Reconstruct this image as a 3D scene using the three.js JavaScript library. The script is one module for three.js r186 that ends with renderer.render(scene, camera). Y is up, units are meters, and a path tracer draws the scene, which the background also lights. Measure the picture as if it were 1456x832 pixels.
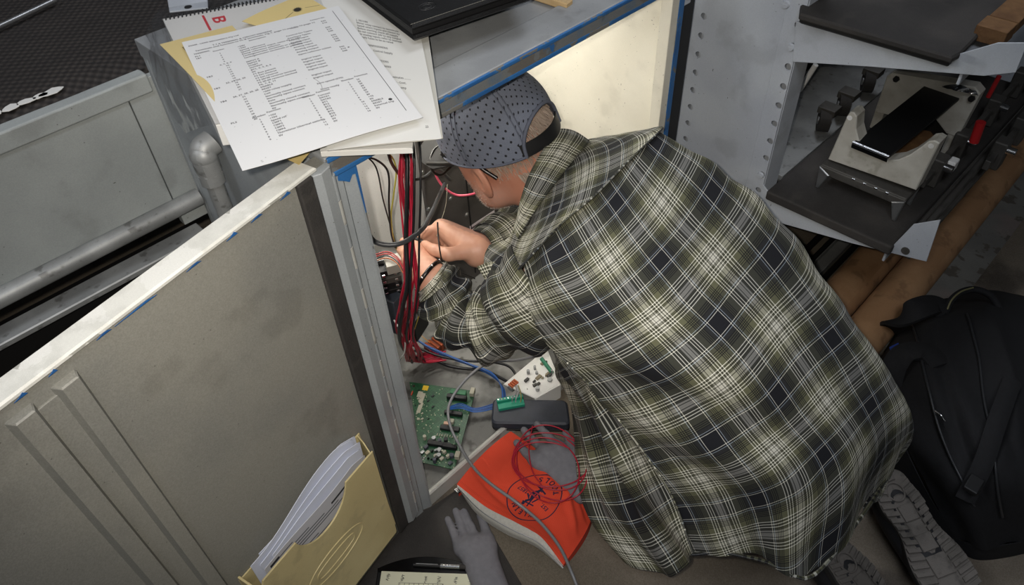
import * as THREE from 'three';
import { RectAreaLightUniformsLib } from 'three/addons/lights/RectAreaLightUniformsLib.js';
import { RoundedBoxGeometry } from 'three/addons/geometries/RoundedBoxGeometry.js';
import { mergeGeometries, mergeVertices, toCreasedNormals } from 'three/addons/utils/BufferGeometryUtils.js';

// ------------------------------------------------------------------ camera, lights, exposure
const scene = new THREE.Scene();
const EYE = new THREE.Vector3(-0.395, 1.35, 0.6876);
const camera = new THREE.PerspectiveCamera(42.86, 1456 / 832, 0.02, 60);
camera.position.copy(EYE);
camera.rotation.order = 'YXZ';
camera.rotation.set(-44.72 * Math.PI / 180, -43.58 * Math.PI / 180, -3.07 * Math.PI / 180);
camera.updateMatrixWorld();
const renderer = new THREE.WebGLRenderer({ antialias: true });
renderer.toneMapping = THREE.LinearToneMapping;
renderer.toneMappingExposure = 1.15;
renderer.shadowMap.enabled = true;
RectAreaLightUniformsLib.init();
scene.background = new THREE.Color(0x0b0c0d);

const FLASH = 2.5, CEIL = 7.2, INNER = 62;
// the phone's flash, just beside the lens
const flash = new THREE.SpotLight(0xfff6ea, FLASH, 0, 0.78, 0.75, 2);
const camRight = new THREE.Vector3(1, 0, 0).applyQuaternion(camera.quaternion);
const camUp = new THREE.Vector3(0, 1, 0).applyQuaternion(camera.quaternion);
const camFwd = new THREE.Vector3(0, 0, -1).applyQuaternion(camera.quaternion);
flash.position.copy(EYE).addScaledVector(camRight, -0.03).addScaledVector(camUp, 0.02).addScaledVector(camFwd, 0.002);
flash.target.position.copy(EYE).addScaledVector(camFwd, 2).addScaledVector(camRight, -0.3).addScaledVector(camUp, 0.3);
flash.castShadow = true; flash.shadow.radius = 0.4;
scene.add(flash, flash.target);
// ceiling panels of the workshop
const ceilingSpots = [[-0.9, 1.2], [1.5, -0.4], [-1.9, -0.5]];
for (const [x, z] of ceilingSpots) {
  const l = new THREE.RectAreaLight(0xf2f6ff, CEIL, 1.2, 0.6);
  l.position.set(x, 2.985, z); l.rotation.x = -Math.PI / 2; l.castShadow = true; scene.add(l);
}
// strip lamp under the cabinet top
const strip = new THREE.RectAreaLight(0xfffaf0, INNER, 0.52, 0.03);
strip.position.set(0.34, 0.786, -0.385); strip.lookAt(0.34, 0.30, -0.20); scene.add(strip);

// ------------------------------------------------------------------ pixels to places
function ray(px, py) { return new THREE.Vector3((px - 728) / 1060, (416 - py) / 1060, -1).applyQuaternion(camera.quaternion); }
function onPlane(px, py, p0, n) { const d = ray(px, py); const t = p0.clone().sub(EYE).dot(n) / d.dot(n); return EYE.clone().addScaledVector(d, t); }
const AX = [new THREE.Vector3(1, 0, 0), new THREE.Vector3(0, 1, 0), new THREE.Vector3(0, 0, 1)];
const X = (px, py, x) => onPlane(px, py, new THREE.Vector3(x, 0, 0), AX[0]);
const Y = (px, py, y) => onPlane(px, py, new THREE.Vector3(0, y, 0), AX[1]);
const Z = (px, py, z) => onPlane(px, py, new THREE.Vector3(0, 0, z), AX[2]);
const D = (px, py, d) => EYE.clone().addScaledVector(ray(px, py), d);
const V = (x, y, z) => new THREE.Vector3(x, y, z);

// ------------------------------------------------------------------ noise and textures
let seed = 7;
const rnd = () => { seed = (seed * 1664525 + 1013904223) >>> 0; return seed / 4294967296; };
const rr = (a, b) => a + (b - a) * rnd();
function hash(x, y, z = 0) { let h = (x * 374761393 + y * 668265263 + z * 2147483647) | 0; h = Math.imul(h ^ (h >>> 13), 1274126177); h ^= h >>> 16; return (h >>> 0) / 4294967296; }
function vn(x, y, per = 0, s = 0) { // value noise, tileable when per > 0
  const xi = Math.floor(x), yi = Math.floor(y), fx = x - xi, fy = y - yi, sx = fx * fx * (3 - 2 * fx), sy = fy * fy * (3 - 2 * fy);
  const m = per ? (k) => ((k % per) + per) % per : (k) => k;
  const a = hash(m(xi), m(yi), s), b = hash(m(xi + 1), m(yi), s), c = hash(m(xi), m(yi + 1), s), d = hash(m(xi + 1), m(yi + 1), s);
  return a + (b - a) * sx + (c - a) * sy + (a - b - c + d) * sx * sy;
}
function fbm(u, v, base, oct = 4, s = 0) { let t = 0, a = 0.5, n = 0, f = base; for (let i = 0; i < oct; i++) { t += a * vn(u * f, v * f, f, s + i); n += a; a *= 0.5; f *= 2; } return t / n; }
const lerp = (a, b, t) => a + (b - a) * t, clamp = (x, a = 0, b = 1) => Math.min(b, Math.max(a, x)), sm = (a, b, x) => { const t = clamp((x - a) / (b - a)); return t * t * (3 - 2 * t); };
const hex = (h) => [(h >> 16) & 255, (h >> 8) & 255, h & 255];
const mixc = (a, b, t) => [lerp(a[0], b[0], t), lerp(a[1], b[1], t), lerp(a[2], b[2], t)];
function dataTex(n, fn, srgb = true) {
  const d = new Uint8Array(n * n * 4);
  for (let y = 0; y < n; y++) for (let x = 0; x < n; x++) { const c = fn(x / n, y / n, x, y), o = (y * n + x) * 4; d[o] = clamp(c[0], 0, 255); d[o + 1] = clamp(c[1], 0, 255); d[o + 2] = clamp(c[2], 0, 255); d[o + 3] = 255; }
  const t = new THREE.DataTexture(d, n, n); t.magFilter = THREE.LinearFilter; t.minFilter = THREE.LinearMipmapLinearFilter; t.generateMipmaps = true; t.wrapS = t.wrapT = THREE.RepeatWrapping;
  if (srgb) t.colorSpace = THREE.SRGBColorSpace; t.needsUpdate = true; return t;
}
const grey = (fn) => (u, v, x, y) => { const k = fn(u, v, x, y) * 255; return [k, k, k]; };
function canvasTex(w, h, draw) { const c = document.createElement('canvas'); c.width = w; c.height = h; const g = c.getContext('2d'); draw(g, w, h); const t = new THREE.CanvasTexture(c); t.colorSpace = THREE.SRGBColorSpace; t.anisotropy = 8; return t; }
// a painted, cast or cloth surface; 'tile' is its size in metres
function mat(color, o = {}) {
  const m = new THREE.MeshPhysicalMaterial({ color: o.map ? 0xffffff : color, roughness: o.rough ?? 0.6, metalness: o.metal ?? 0, clearcoat: o.coat ?? 0, clearcoatRoughness: 0.2, sheen: o.sheen ?? 0 });
  if (o.map) m.map = o.map; if (o.bump) { m.bumpMap = o.bump; m.bumpScale = o.bs ?? 0.001; } if (o.roughMap) m.roughnessMap = o.roughMap;
  if (o.side) m.side = THREE.DoubleSide;
  m.userData.tile = o.tile ?? 0; return m;
}
const fineBump = dataTex(256, grey((u, v) => 0.6 * fbm(u, v, 32, 3, 5) + 0.4 * hash(Math.floor(u * 256), Math.floor(v * 256), 9)), false);
const weaveBump = dataTex(128, grey((u, v) => 0.5 + 0.25 * Math.sin(u * Math.PI * 2 * 32) * Math.sin(v * Math.PI * 2 * 32) + 0.2 * (fbm(u, v, 8, 3, 2) - 0.5)), false);
// paint: two tones blotched, with rare dark specks and grime
function paintTex(a, b, o = {}) {
  a = hex(a); b = hex(b); const sp = o.spec ?? 0.985, dirt = hex(o.dirt ?? 0x2c2a26), da = o.da ?? 0.25, s = o.s ?? 1;
  return dataTex(512, (u, v, x, y) => {
    let c = mixc(a, b, sm(0.3, 0.7, fbm(u, v, 4, 6, s))); const g = hash(x, y, s + 3) - 0.5; c = c.map((k) => k + g * (o.grain ?? 9));
    c = mixc(c, dirt, da * sm(0.62, 0.8, fbm(u, v, 8, 5, s + 11)));
    if (vn(u * 128, v * 128, 128, s + 21) > sp && vn(u * 7, v * 7, 7, s + 4) > 0.4) c = mixc(c, dirt, 0.8);
    return c;
  });
}
function wornTex(base, under, bare, o = {}) { // chipped paint with an older coat and metal showing
  base = hex(base); under = hex(under); bare = hex(bare); const k = o.k ?? 0.5, s = o.s ?? 3;
  return dataTex(512, (u, v, x, y) => {
    const n = fbm(u, v, 6, 6, s), m = fbm(u, v, 10, 5, s + 31), g = (hash(x, y, s) - 0.5) * 12;
    let c = base; if (n > k) c = under; if (n > k + 0.05 && m > (o.k2 ?? 0.52)) c = bare; c = mixc(c, bare, 0.25 * sm(0.5, 0.8, m));
    return c.map((q) => q + g);
  });
}
const M = {
  door: mat(0, { map: paintTex(0x7d7d77, 0x86857d, { s: 1, da: 0.1, spec: 0.995, grain: 16 }), tile: 0.5, rough: 0.55, bump: fineBump, bs: 0.0002 }),
  greyPaint: mat(0, { map: paintTex(0x969b9d, 0x888d90, { s: 5, da: 0.08 }), tile: 0.5, rough: 0.5, bump: fineBump, bs: 0.0002 }),
  topPaint: mat(0, { map: paintTex(0x9a9d9e, 0x8a8d8f, { s: 9, da: 0.15, grain: 7 }), tile: 0.35, rough: 0.42, bump: fineBump, bs: 0.0002 }),
  panel: mat(0, { map: paintTex(0xa5aaa8, 0x969b9a, { s: 14, da: 0.1 }), tile: 0.6, rough: 0.6, bump: fineBump, bs: 0.0003 }),
  rack: mat(0, { map: paintTex(0xbfc5cb, 0xb4bac2, { s: 18, da: 0.08, spec: 0.994 }), tile: 0.5, rough: 0.55, bump: fineBump, bs: 0.0002 }),
  lipPaint: mat(0, { map: paintTex(0xb4b4ae, 0xa3a39d, { s: 6, da: 0.3 }), tile: 0.3, rough: 0.5 }),
  white: mat(0, { map: paintTex(0xecece8, 0xe2e2dd, { s: 22, da: 0.12 }), tile: 0.4, rough: 0.55 }),
  cream: mat(0, { map: paintTex(0xdcd8c9, 0xd3cfc0, { s: 24, da: 0.05, grain: 5 }), tile: 0.4, rough: 0.4, bump: fineBump, bs: 0.0001 }),
  flangeWhite: mat(0, { map: wornTex(0xcfcfc8, 0xd6d6d0, 0xa3a39c, { k: 0.5, k2: 0.62, s: 41 }), tile: 0.25, rough: 0.45 }),
  blueWorn: mat(0, { map: wornTex(0x24588f, 0x2b639c, 0x6c6b67, { k: 0.5, k2: 0.56, s: 8 }), tile: 0.31, rough: 0.5 }),
  railWorn: mat(0, { map: wornTex(0x6c6f70, 0x64615c, 0x2a5c94, { k: 0.56, k2: 0.55, s: 58 }), tile: 0.3, rough: 0.5 }),
  blue: mat(0, { map: paintTex(0x245c98, 0x1d4c80, { s: 36, da: 0.4 }), tile: 0.1, rough: 0.5 }),
  darkSteel: mat(0, { map: paintTex(0x5c5856, 0x524e4c, { s: 27, da: 0.25, grain: 5 }), tile: 0.5, rough: 0.5, metal: 0.2 }),
  steel: mat(0, { map: paintTex(0xa5a7a8, 0x8f9192, { s: 29, da: 0.3 }), tile: 0.2, rough: 0.38, metal: 0.8 }),
  galv: mat(0, { map: paintTex(0x9c9e9d, 0x8b8d8c, { s: 33, da: 0.35 }), tile: 0.15, rough: 0.5, metal: 0.35 }),
  chrome: mat(0xd5d7d9, { rough: 0.18, metal: 1 }),
  iron: mat(0, { map: paintTex(0x5b5955, 0x45433f, { s: 35, da: 0.5 }), tile: 0.15, rough: 0.6, metal: 0.4, bump: fineBump, bs: 0.0004 }),
  black: mat(0x101011, { rough: 0.55 }),
  blackGloss: mat(0x0a0a0b, { rough: 0.25 }),
  rubber: mat(0, { map: paintTex(0x3d3a37, 0x2e2c2a, { s: 44, da: 0.3, dirt: 0x4c4842, grain: 12 }), tile: 0.3, rough: 0.85, bump: fineBump, bs: 0.0008 }),
  panMetal: mat(0, { map: paintTex(0x878784, 0x5f5f5c, { s: 47, da: 0.55, grain: 12 }), tile: 0.2, rough: 0.55, metal: 0.2 }),
  card: mat(0, { map: paintTex(0xb68f68, 0xa67f5a, { s: 52, da: 0.25, dirt: 0x4a3626, grain: 14 }), tile: 0.25, rough: 0.8, bump: fineBump, bs: 0.0003 }),
  paper: mat(0xd2d2ce, { rough: 0.85 }),
  manila: mat(0, { map: paintTex(0xcbb67c, 0xbfa96c, { s: 61, da: 0.1 }), tile: 0.2, rough: 0.8 }),
  wood: mat(0, { map: dataTex(256, (u, v, x, y) => mixc(hex(0xc9b28a), hex(0xa98c60), fbm(u * 1, v, 4, 5, 3) * 0.6 + 0.4 * vn(u * 4, v * 64, 64, 8))), tile: 0.12, rough: 0.75 }),
  brownWood: mat(0, { map: dataTex(256, (u, v, x, y) => mixc(hex(0x8d6a43), hex(0x5d3f24), fbm(u, v, 6, 5, 13))), tile: 0.1, rough: 0.8, bump: fineBump, bs: 0.001 }),
  wire: (c) => mat(c, { rough: 0.4 }),
};

// ------------------------------------------------------------------ scene-graph helpers
const used = {};
function numbered(n) { used[n] = (used[n] ?? -1) + 1; return used[n] ? `${n}_${String(used[n]).padStart(3, '0')}` : n; }
function tag(o, label, category, group) { o.userData.label = label; o.userData.category = category; if (group) o.userData.group = group; return o; }
function thing(name, label, category, pos = V(0, 0, 0), group) {
  const o = new THREE.Group(); o.name = numbered(name); o.position.copy(pos); o.off = pos.clone(); scene.add(o); return tag(o, label, category, group);
}
function triUV(g, tile) { // box-mapped uv in metres
  if (g.index) g = g.toNonIndexed();
  const p = g.attributes.position, n = p.count, uv = new Float32Array(n * 2), a = V(), b = V(), c = V();
  for (let i = 0; i < n; i += 3) {
    a.fromBufferAttribute(p, i); b.fromBufferAttribute(p, i + 1); c.fromBufferAttribute(p, i + 2);
    const q = b.clone().sub(a).cross(c.clone().sub(a)); const ax = Math.abs(q.x), ay = Math.abs(q.y), az = Math.abs(q.z);
    [a, b, c].forEach((k, j) => { const [u, w] = ax >= ay && ax >= az ? [k.z, k.y] : ay >= az ? [k.x, k.z] : [k.x, k.y]; uv[(i + j) * 2] = u / tile; uv[(i + j) * 2 + 1] = w / tile; });
  }
  g.setAttribute('uv', new THREE.BufferAttribute(uv, 2)); return g;
}
function part(name, geo, m, parent = scene, label) { // geometry is given in world coordinates unless the parent keeps its own axes (off = 0)
  if (Array.isArray(geo)) geo = mergeGeometries(geo.map((g) => { const q = g.index ? g.toNonIndexed() : g.clone(); for (const k of Object.keys(q.attributes)) if (!['position', 'normal', 'uv'].includes(k)) q.deleteAttribute(k); if (!q.attributes.uv) q.setAttribute('uv', new THREE.BufferAttribute(new Float32Array(q.attributes.position.count * 2), 2)); return q; }));
  if (m.userData.tile) geo = triUV(geo, m.userData.tile);
  const o = new THREE.Mesh(geo, m); o.castShadow = o.receiveShadow = true; o.name = parent === scene ? numbered(name) : name;
  o.off = V(0, 0, 0);
  if (parent.off) { const f = parent.off; if (f.lengthSq() > 0) geo.translate(-f.x, -f.y, -f.z); o.off = f.clone(); }
  if (label) o.userData.label = label;
  parent.add(o); return o;
}
function struct(name, geo, m) { const o = part(name, geo, m); o.userData.kind = 'structure'; return o; }
function solo(name, geo, m, label, category, group, base) { // a thing that is one mesh
  const o = part(name, geo, m); geo = o.geometry; geo.computeBoundingBox(); const b = geo.boundingBox; const c = base ?? V((b.min.x + b.max.x) / 2, b.min.y, (b.min.z + b.max.z) / 2);
  geo.translate(-c.x, -c.y, -c.z); o.position.copy(c); o.off = c.clone(); return tag(o, label, category, group);
}
// ------------------------------------------------------------------ shapes
function box(x0, x1, y0, y1, z0, z1, r = 0.0015) {
  const w = x1 - x0, h = y1 - y0, d = z1 - z0, m = Math.min(w, h, d); r = Math.min(r, m * 0.45);
  const g = new RoundedBoxGeometry(w, h, d, 1, r); g.translate((x0 + x1) / 2, (y0 + y1) / 2, (z0 + z1) / 2); return g;
}
function tube(pts, r, seg = 40, rad = 8, closed = false) { const g = new THREE.TubeGeometry(new THREE.CatmullRomCurve3(pts, closed, 'centripetal'), seg, r, rad, closed);
  if (closed) return g;
  return mergeGeometries([g, cap(g, rad, 0), cap(g, rad, seg)]); }
function cap(g, rad, ring) { const p = g.attributes.position, c = V(), pos = [], idx = []; const q = [];
  for (let j = 0; j < rad; j++) { const k = V().fromBufferAttribute(p, ring * (rad + 1) + j); q.push(k); c.add(k); } c.multiplyScalar(1 / rad);
  const n = q[1].clone().sub(q[0]).cross(q[2].clone().sub(q[0])).normalize(); const flip = ring === 0 ? -1 : 1;
  pos.push(c.x, c.y, c.z); q.forEach((k) => pos.push(k.x, k.y, k.z));
  for (let j = 0; j < rad; j++) flip > 0 ? idx.push(0, 1 + j, 1 + (j + 1) % rad) : idx.push(0, 1 + (j + 1) % rad, 1 + j);
  const h = new THREE.BufferGeometry(); h.setAttribute('position', new THREE.Float32BufferAttribute(pos, 3)); h.setIndex(idx); h.computeVertexNormals(); h.setAttribute('uv', new THREE.Float32BufferAttribute(new Float32Array((rad + 1) * 2), 2)); return h; }
function cyl(a, b, r0, r1 = r0, n = 16) { const d = b.clone().sub(a), L = d.length(); const g = new THREE.CylinderGeometry(r1, r0, L, n); g.translate(0, L / 2, 0); g.applyQuaternion(new THREE.Quaternion().setFromUnitVectors(AX[1], d.normalize())); g.translate(a.x, a.y, a.z); return g; }
function slab(pts, t, bevel = 0.0008, up) { // flat outline through points, thickened by t along its normal (turned towards 'up')
  const n = V(0, 0, 0); for (let i = 0; i < pts.length; i++) { const a = pts[i], b = pts[(i + 1) % pts.length]; n.x += (a.y - b.y) * (a.z + b.z); n.y += (a.z - b.z) * (a.x + b.x); n.z += (a.x - b.x) * (a.y + b.y); }
  n.normalize(); if (n.dot(up ?? EYE.clone().sub(pts[0])) < 0) n.negate();
  const e = pts[1].clone().sub(pts[0]).normalize(); e.addScaledVector(n, -e.dot(n)).normalize(); const f = n.clone().cross(e); const o = pts[0];
  const s = new THREE.Shape(pts.map((p) => { const q = p.clone().sub(o); return new THREE.Vector2(q.dot(e), q.dot(f)); }));
  const bv = Math.min(bevel, t * 0.45); const g = new THREE.ExtrudeGeometry(s, { depth: t - 2 * bv, bevelEnabled: bv > 0, bevelSize: bv, bevelThickness: bv, bevelOffset: -bv, bevelSegments: 1, curveSegments: 8 });
  g.translate(0, 0, bv); g.applyMatrix4(new THREE.Matrix4().makeBasis(e, f, n).setPosition(o)); return g;
}
function spline(a, t) { // Catmull-Rom through an array of Vector3, t in 0..1
  const n = a.length - 1, x = clamp(t) * n, i = Math.min(n - 1, Math.floor(x)), f = x - i; const p0 = a[i - 1] ?? a[i].clone().multiplyScalar(2).sub(a[i + 1]), p3 = a[i + 2] ?? a[i + 1].clone().multiplyScalar(2).sub(a[i]), p1 = a[i], p2 = a[i + 1];
  const f2 = f * f, f3 = f2 * f, w = [-0.5 * f3 + f2 - 0.5 * f, 1.5 * f3 - 2.5 * f2 + 1, -1.5 * f3 + 2 * f2 + 0.5 * f, 0.5 * f3 - 0.5 * f2];
  return V(0, 0, 0).addScaledVector(p0, w[0]).addScaledVector(p1, w[1]).addScaledVector(p2, w[2]).addScaledVector(p3, w[3]);
}
const patch = (rows) => (u, v) => spline(rows.map((r) => spline(r, v)), u);
// a surface S(u, v) as a sheet of thickness t, with its rim; disp(u, v) lifts it along its normal
function sheet(S, nu, nv, t = 0.001, o = {}) {
  const P = [], N = [], UV = [], idx = [], up = o.up ?? null;
  const base = []; for (let i = 0; i <= nu; i++) for (let j = 0; j <= nv; j++) base.push(S(i / nu, j / nv));
  const at = (i, j) => base[clamp(i, 0, nu) * (nv + 1) + clamp(j, 0, nv)];
  const nor = (i, j) => { const a = at(i + 1, j).clone().sub(at(i - 1, j)), b = at(i, o.wrapV ? (j + 1 > nv ? 1 : j + 1) : j + 1).clone().sub(at(i, o.wrapV ? (j - 1 < 0 ? nv - 1 : j - 1) : j - 1)); return a.cross(b).normalize().multiplyScalar(o.flip ? -1 : 1); };
  let bad = 0; const mid = nor(nu >> 1, nv >> 1); const toEye = (up ?? EYE.clone().sub(at(nu >> 1, nv >> 1))); const sgn = o.keep ? 1 : mid.dot(toEye) < 0 ? -1 : 1;
  const top = []; for (let i = 0; i <= nu; i++) for (let j = 0; j <= nv; j++) { const n = nor(i, j).multiplyScalar(sgn); const p = at(i, j).clone(); if (o.disp) p.addScaledVector(n, o.disp(i / nu, j / nv, p)); top.push([p, n]); }
  for (const s of [0, 1]) for (let i = 0; i <= nu; i++) for (let j = 0; j <= nv; j++) { const [p, n] = top[i * (nv + 1) + j]; const q = p.clone().addScaledVector(n, s ? -t : 0); P.push(q.x, q.y, q.z); const w = o.uv ? o.uv(i / nu, j / nv) : [j / nv, 1 - i / nu]; UV.push(w[0], w[1]); }
  const K = (nu + 1) * (nv + 1), id = (i, j, s) => s * K + i * (nv + 1) + j; const ccw = sgn * (o.flip ? -1 : 1) > 0;
  const quad = (a, b, c, d, f) => f ? idx.push(a, b, c, a, c, d) : idx.push(a, c, b, a, d, c);
  for (let i = 0; i < nu; i++) for (let j = 0; j < nv; j++) { quad(id(i, j, 0), id(i + 1, j, 0), id(i + 1, j + 1, 0), id(i, j + 1, 0), ccw); quad(id(i, j, 1), id(i + 1, j, 1), id(i + 1, j + 1, 1), id(i, j + 1, 1), !ccw); }
  const g = new THREE.BufferGeometry(); g.setAttribute('position', new THREE.Float32BufferAttribute(P, 3)); g.setAttribute('uv', new THREE.Float32BufferAttribute(UV, 2)); g.setIndex(idx); g.computeVertexNormals();
  if (t > 0) { // rim, with vertices of its own
    const rp = [], ru = [], ri = []; const ring = []; for (let j = 0; j < nv; j++) ring.push([0, j]); for (let i = 0; i < nu; i++) ring.push([i, nv]); for (let j = nv; j > 0; j--) ring.push([nu, j]); for (let i = nu; i > 0; i--) ring.push([i, 0]);
    ring.forEach(([i, j]) => { for (const s of [0, 1]) { const k = id(i, j, s) * 3; rp.push(P[k], P[k + 1], P[k + 2]); const w = id(i, j, 0) * 2; ru.push(UV[w], UV[w + 1]); } });
    const n = ring.length; for (let k = 0; k < n; k++) { const a = 2 * k, b = 2 * ((k + 1) % n); quad(a, b, b + 1, a + 1, ccw); }
    const h = new THREE.BufferGeometry(); h.setAttribute('position', new THREE.Float32BufferAttribute(rp, 3)); h.setAttribute('uv', new THREE.Float32BufferAttribute(ru, 2)); h.setIndex(ri.length ? ri : idx.splice(-6 * n)); h.computeVertexNormals();
    g.setIndex(idx); g.computeVertexNormals(); return mergeGeometries([g, h]);
  }
  return g;
}
const quadS = (tl, tr, br, bl) => (u, v) => tl.clone().lerp(tr, v).lerp(bl.clone().lerp(br, v), u);

// ------------------------------------------------------------------ the room
const floorTex = dataTex(1024, (u, v, x, y) => {
  let c = mixc(hex(0x82786a), hex(0x675f52), sm(0.3, 0.7, fbm(u, v, 5, 6, 71))); c = mixc(c, hex(0x37322d), 0.6 * sm(0.55, 0.75, fbm(u, v, 9, 5, 75)));
  c = mixc(c, hex(0x7d7460), 0.5 * sm(0.7, 0.85, fbm(u, v, 40, 4, 77))); const g = (hash(x, y, 5) - 0.5) * 22; return c.map((k) => k + g);
});
const floorMat = mat(0, { map: floorTex, tile: 1.3, rough: 0.85, bump: fineBump, bs: 0.0012 });
struct('floor', box(-2.6, 4.2, -0.12, 0, -3.2, 3.2, 0), floorMat);
const wallMat = mat(0, { map: paintTex(0x6d7072, 0x666a6c, { s: 80 }), tile: 1.5, rough: 0.8 });
struct('wall_left', box(-2.75, -2.6, 0, 3, -3.2, 3.2, 0), wallMat);
struct('wall_right', box(4.2, 4.35, 0, 3, -3.2, 3.2, 0), wallMat);
struct('wall_back', box(-2.75, 4.35, 0, 3, -3.35, -3.2, 0), wallMat);
struct('wall_front', box(-2.75, 4.35, 0, 3, 3.2, 3.35, 0), wallMat);
struct('ceiling', box(-2.75, 4.35, 3, 3.15, -3.35, 3.35, 0), mat(0, { map: paintTex(0xb8b9b6, 0xb0b1ae, { s: 83 }), tile: 1.5, rough: 0.9 }));
ceilingSpots.forEach(([x, z], k) => {
  const t = thing('ceiling_light', ['ceiling light panel above the opened cabinet door', 'ceiling light panel above the shelving rack', 'ceiling light panel above the left machine housing'][k], 'light', V(x, 2.99, z), 'ceiling light panels');
  const e = new THREE.MeshStandardMaterial({ color: 0xffffff, emissive: 0xf2f6ff, emissiveIntensity: 1.2 });
  part('diffuser', box(x - 0.6, x + 0.6, 2.99, 2.998, z - 0.3, z + 0.3), e, t);
  part('frame', [box(x - 0.63, x - 0.6, 2.985, 3, z - 0.33, z + 0.33), box(x + 0.6, x + 0.63, 2.985, 3, z - 0.33, z + 0.33), box(x - 0.63, x + 0.63, 2.985, 3, z - 0.33, z - 0.3), box(x - 0.63, x + 0.63, 2.985, 3, z + 0.3, z + 0.33)], M.white, t);
});
{ // pale strip of floor tape beside the tubes
  const tapeM = mat(0, { map: dataTex(512, (u, v, x, y) => { let c = mixc(hex(0x85857f), hex(0x6b6a66), fbm(u, v, 5, 5, 91)); c = mixc(c, hex(0x8c7a74), 0.5 * sm(0.5, 0.7, fbm(u, v, 3, 4, 92))); c = mixc(c, hex(0x5d5850), sm(0.62, 0.72, fbm(u, v, 14, 4, 95))); const g = (hash(x, y, 5) - 0.5) * 14; return c.map((k) => k + g); }), tile: 0.4, rough: 0.8 });
  solo('floor_tape', box(1.0, 2.6, 0.0005, 0.0025, 0.466, 0.545, 0.0006), tapeM, 'worn pale floor tape running along the cardboard tubes', 'tape');
  const mt = solo('floor_mat', slab([Y(470, 832, 0.003), Y(560, 742, 0.003), Y(612, 722, 0.003), Y(660, 690, 0.003), Y(700, 760, 0.003), Y(742, 832, 0.003), Y(748, 900, 0.003), Y(430, 900, 0.003)], 0.004, 0.0005, AX[1]), M.rubber, 'thin dark rubber floor mat under the open padfolio', 'mat'); mt.position.y = 0.0005;
  solo('floor_wire', cyl(Y(567, 755, 0.008), Y(505, 833, 0.008), 0.0016, 0.0016, 8), M.galv, 'thin straight pale rod on the black mat beside the document pocket', 'rod');
}

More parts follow.
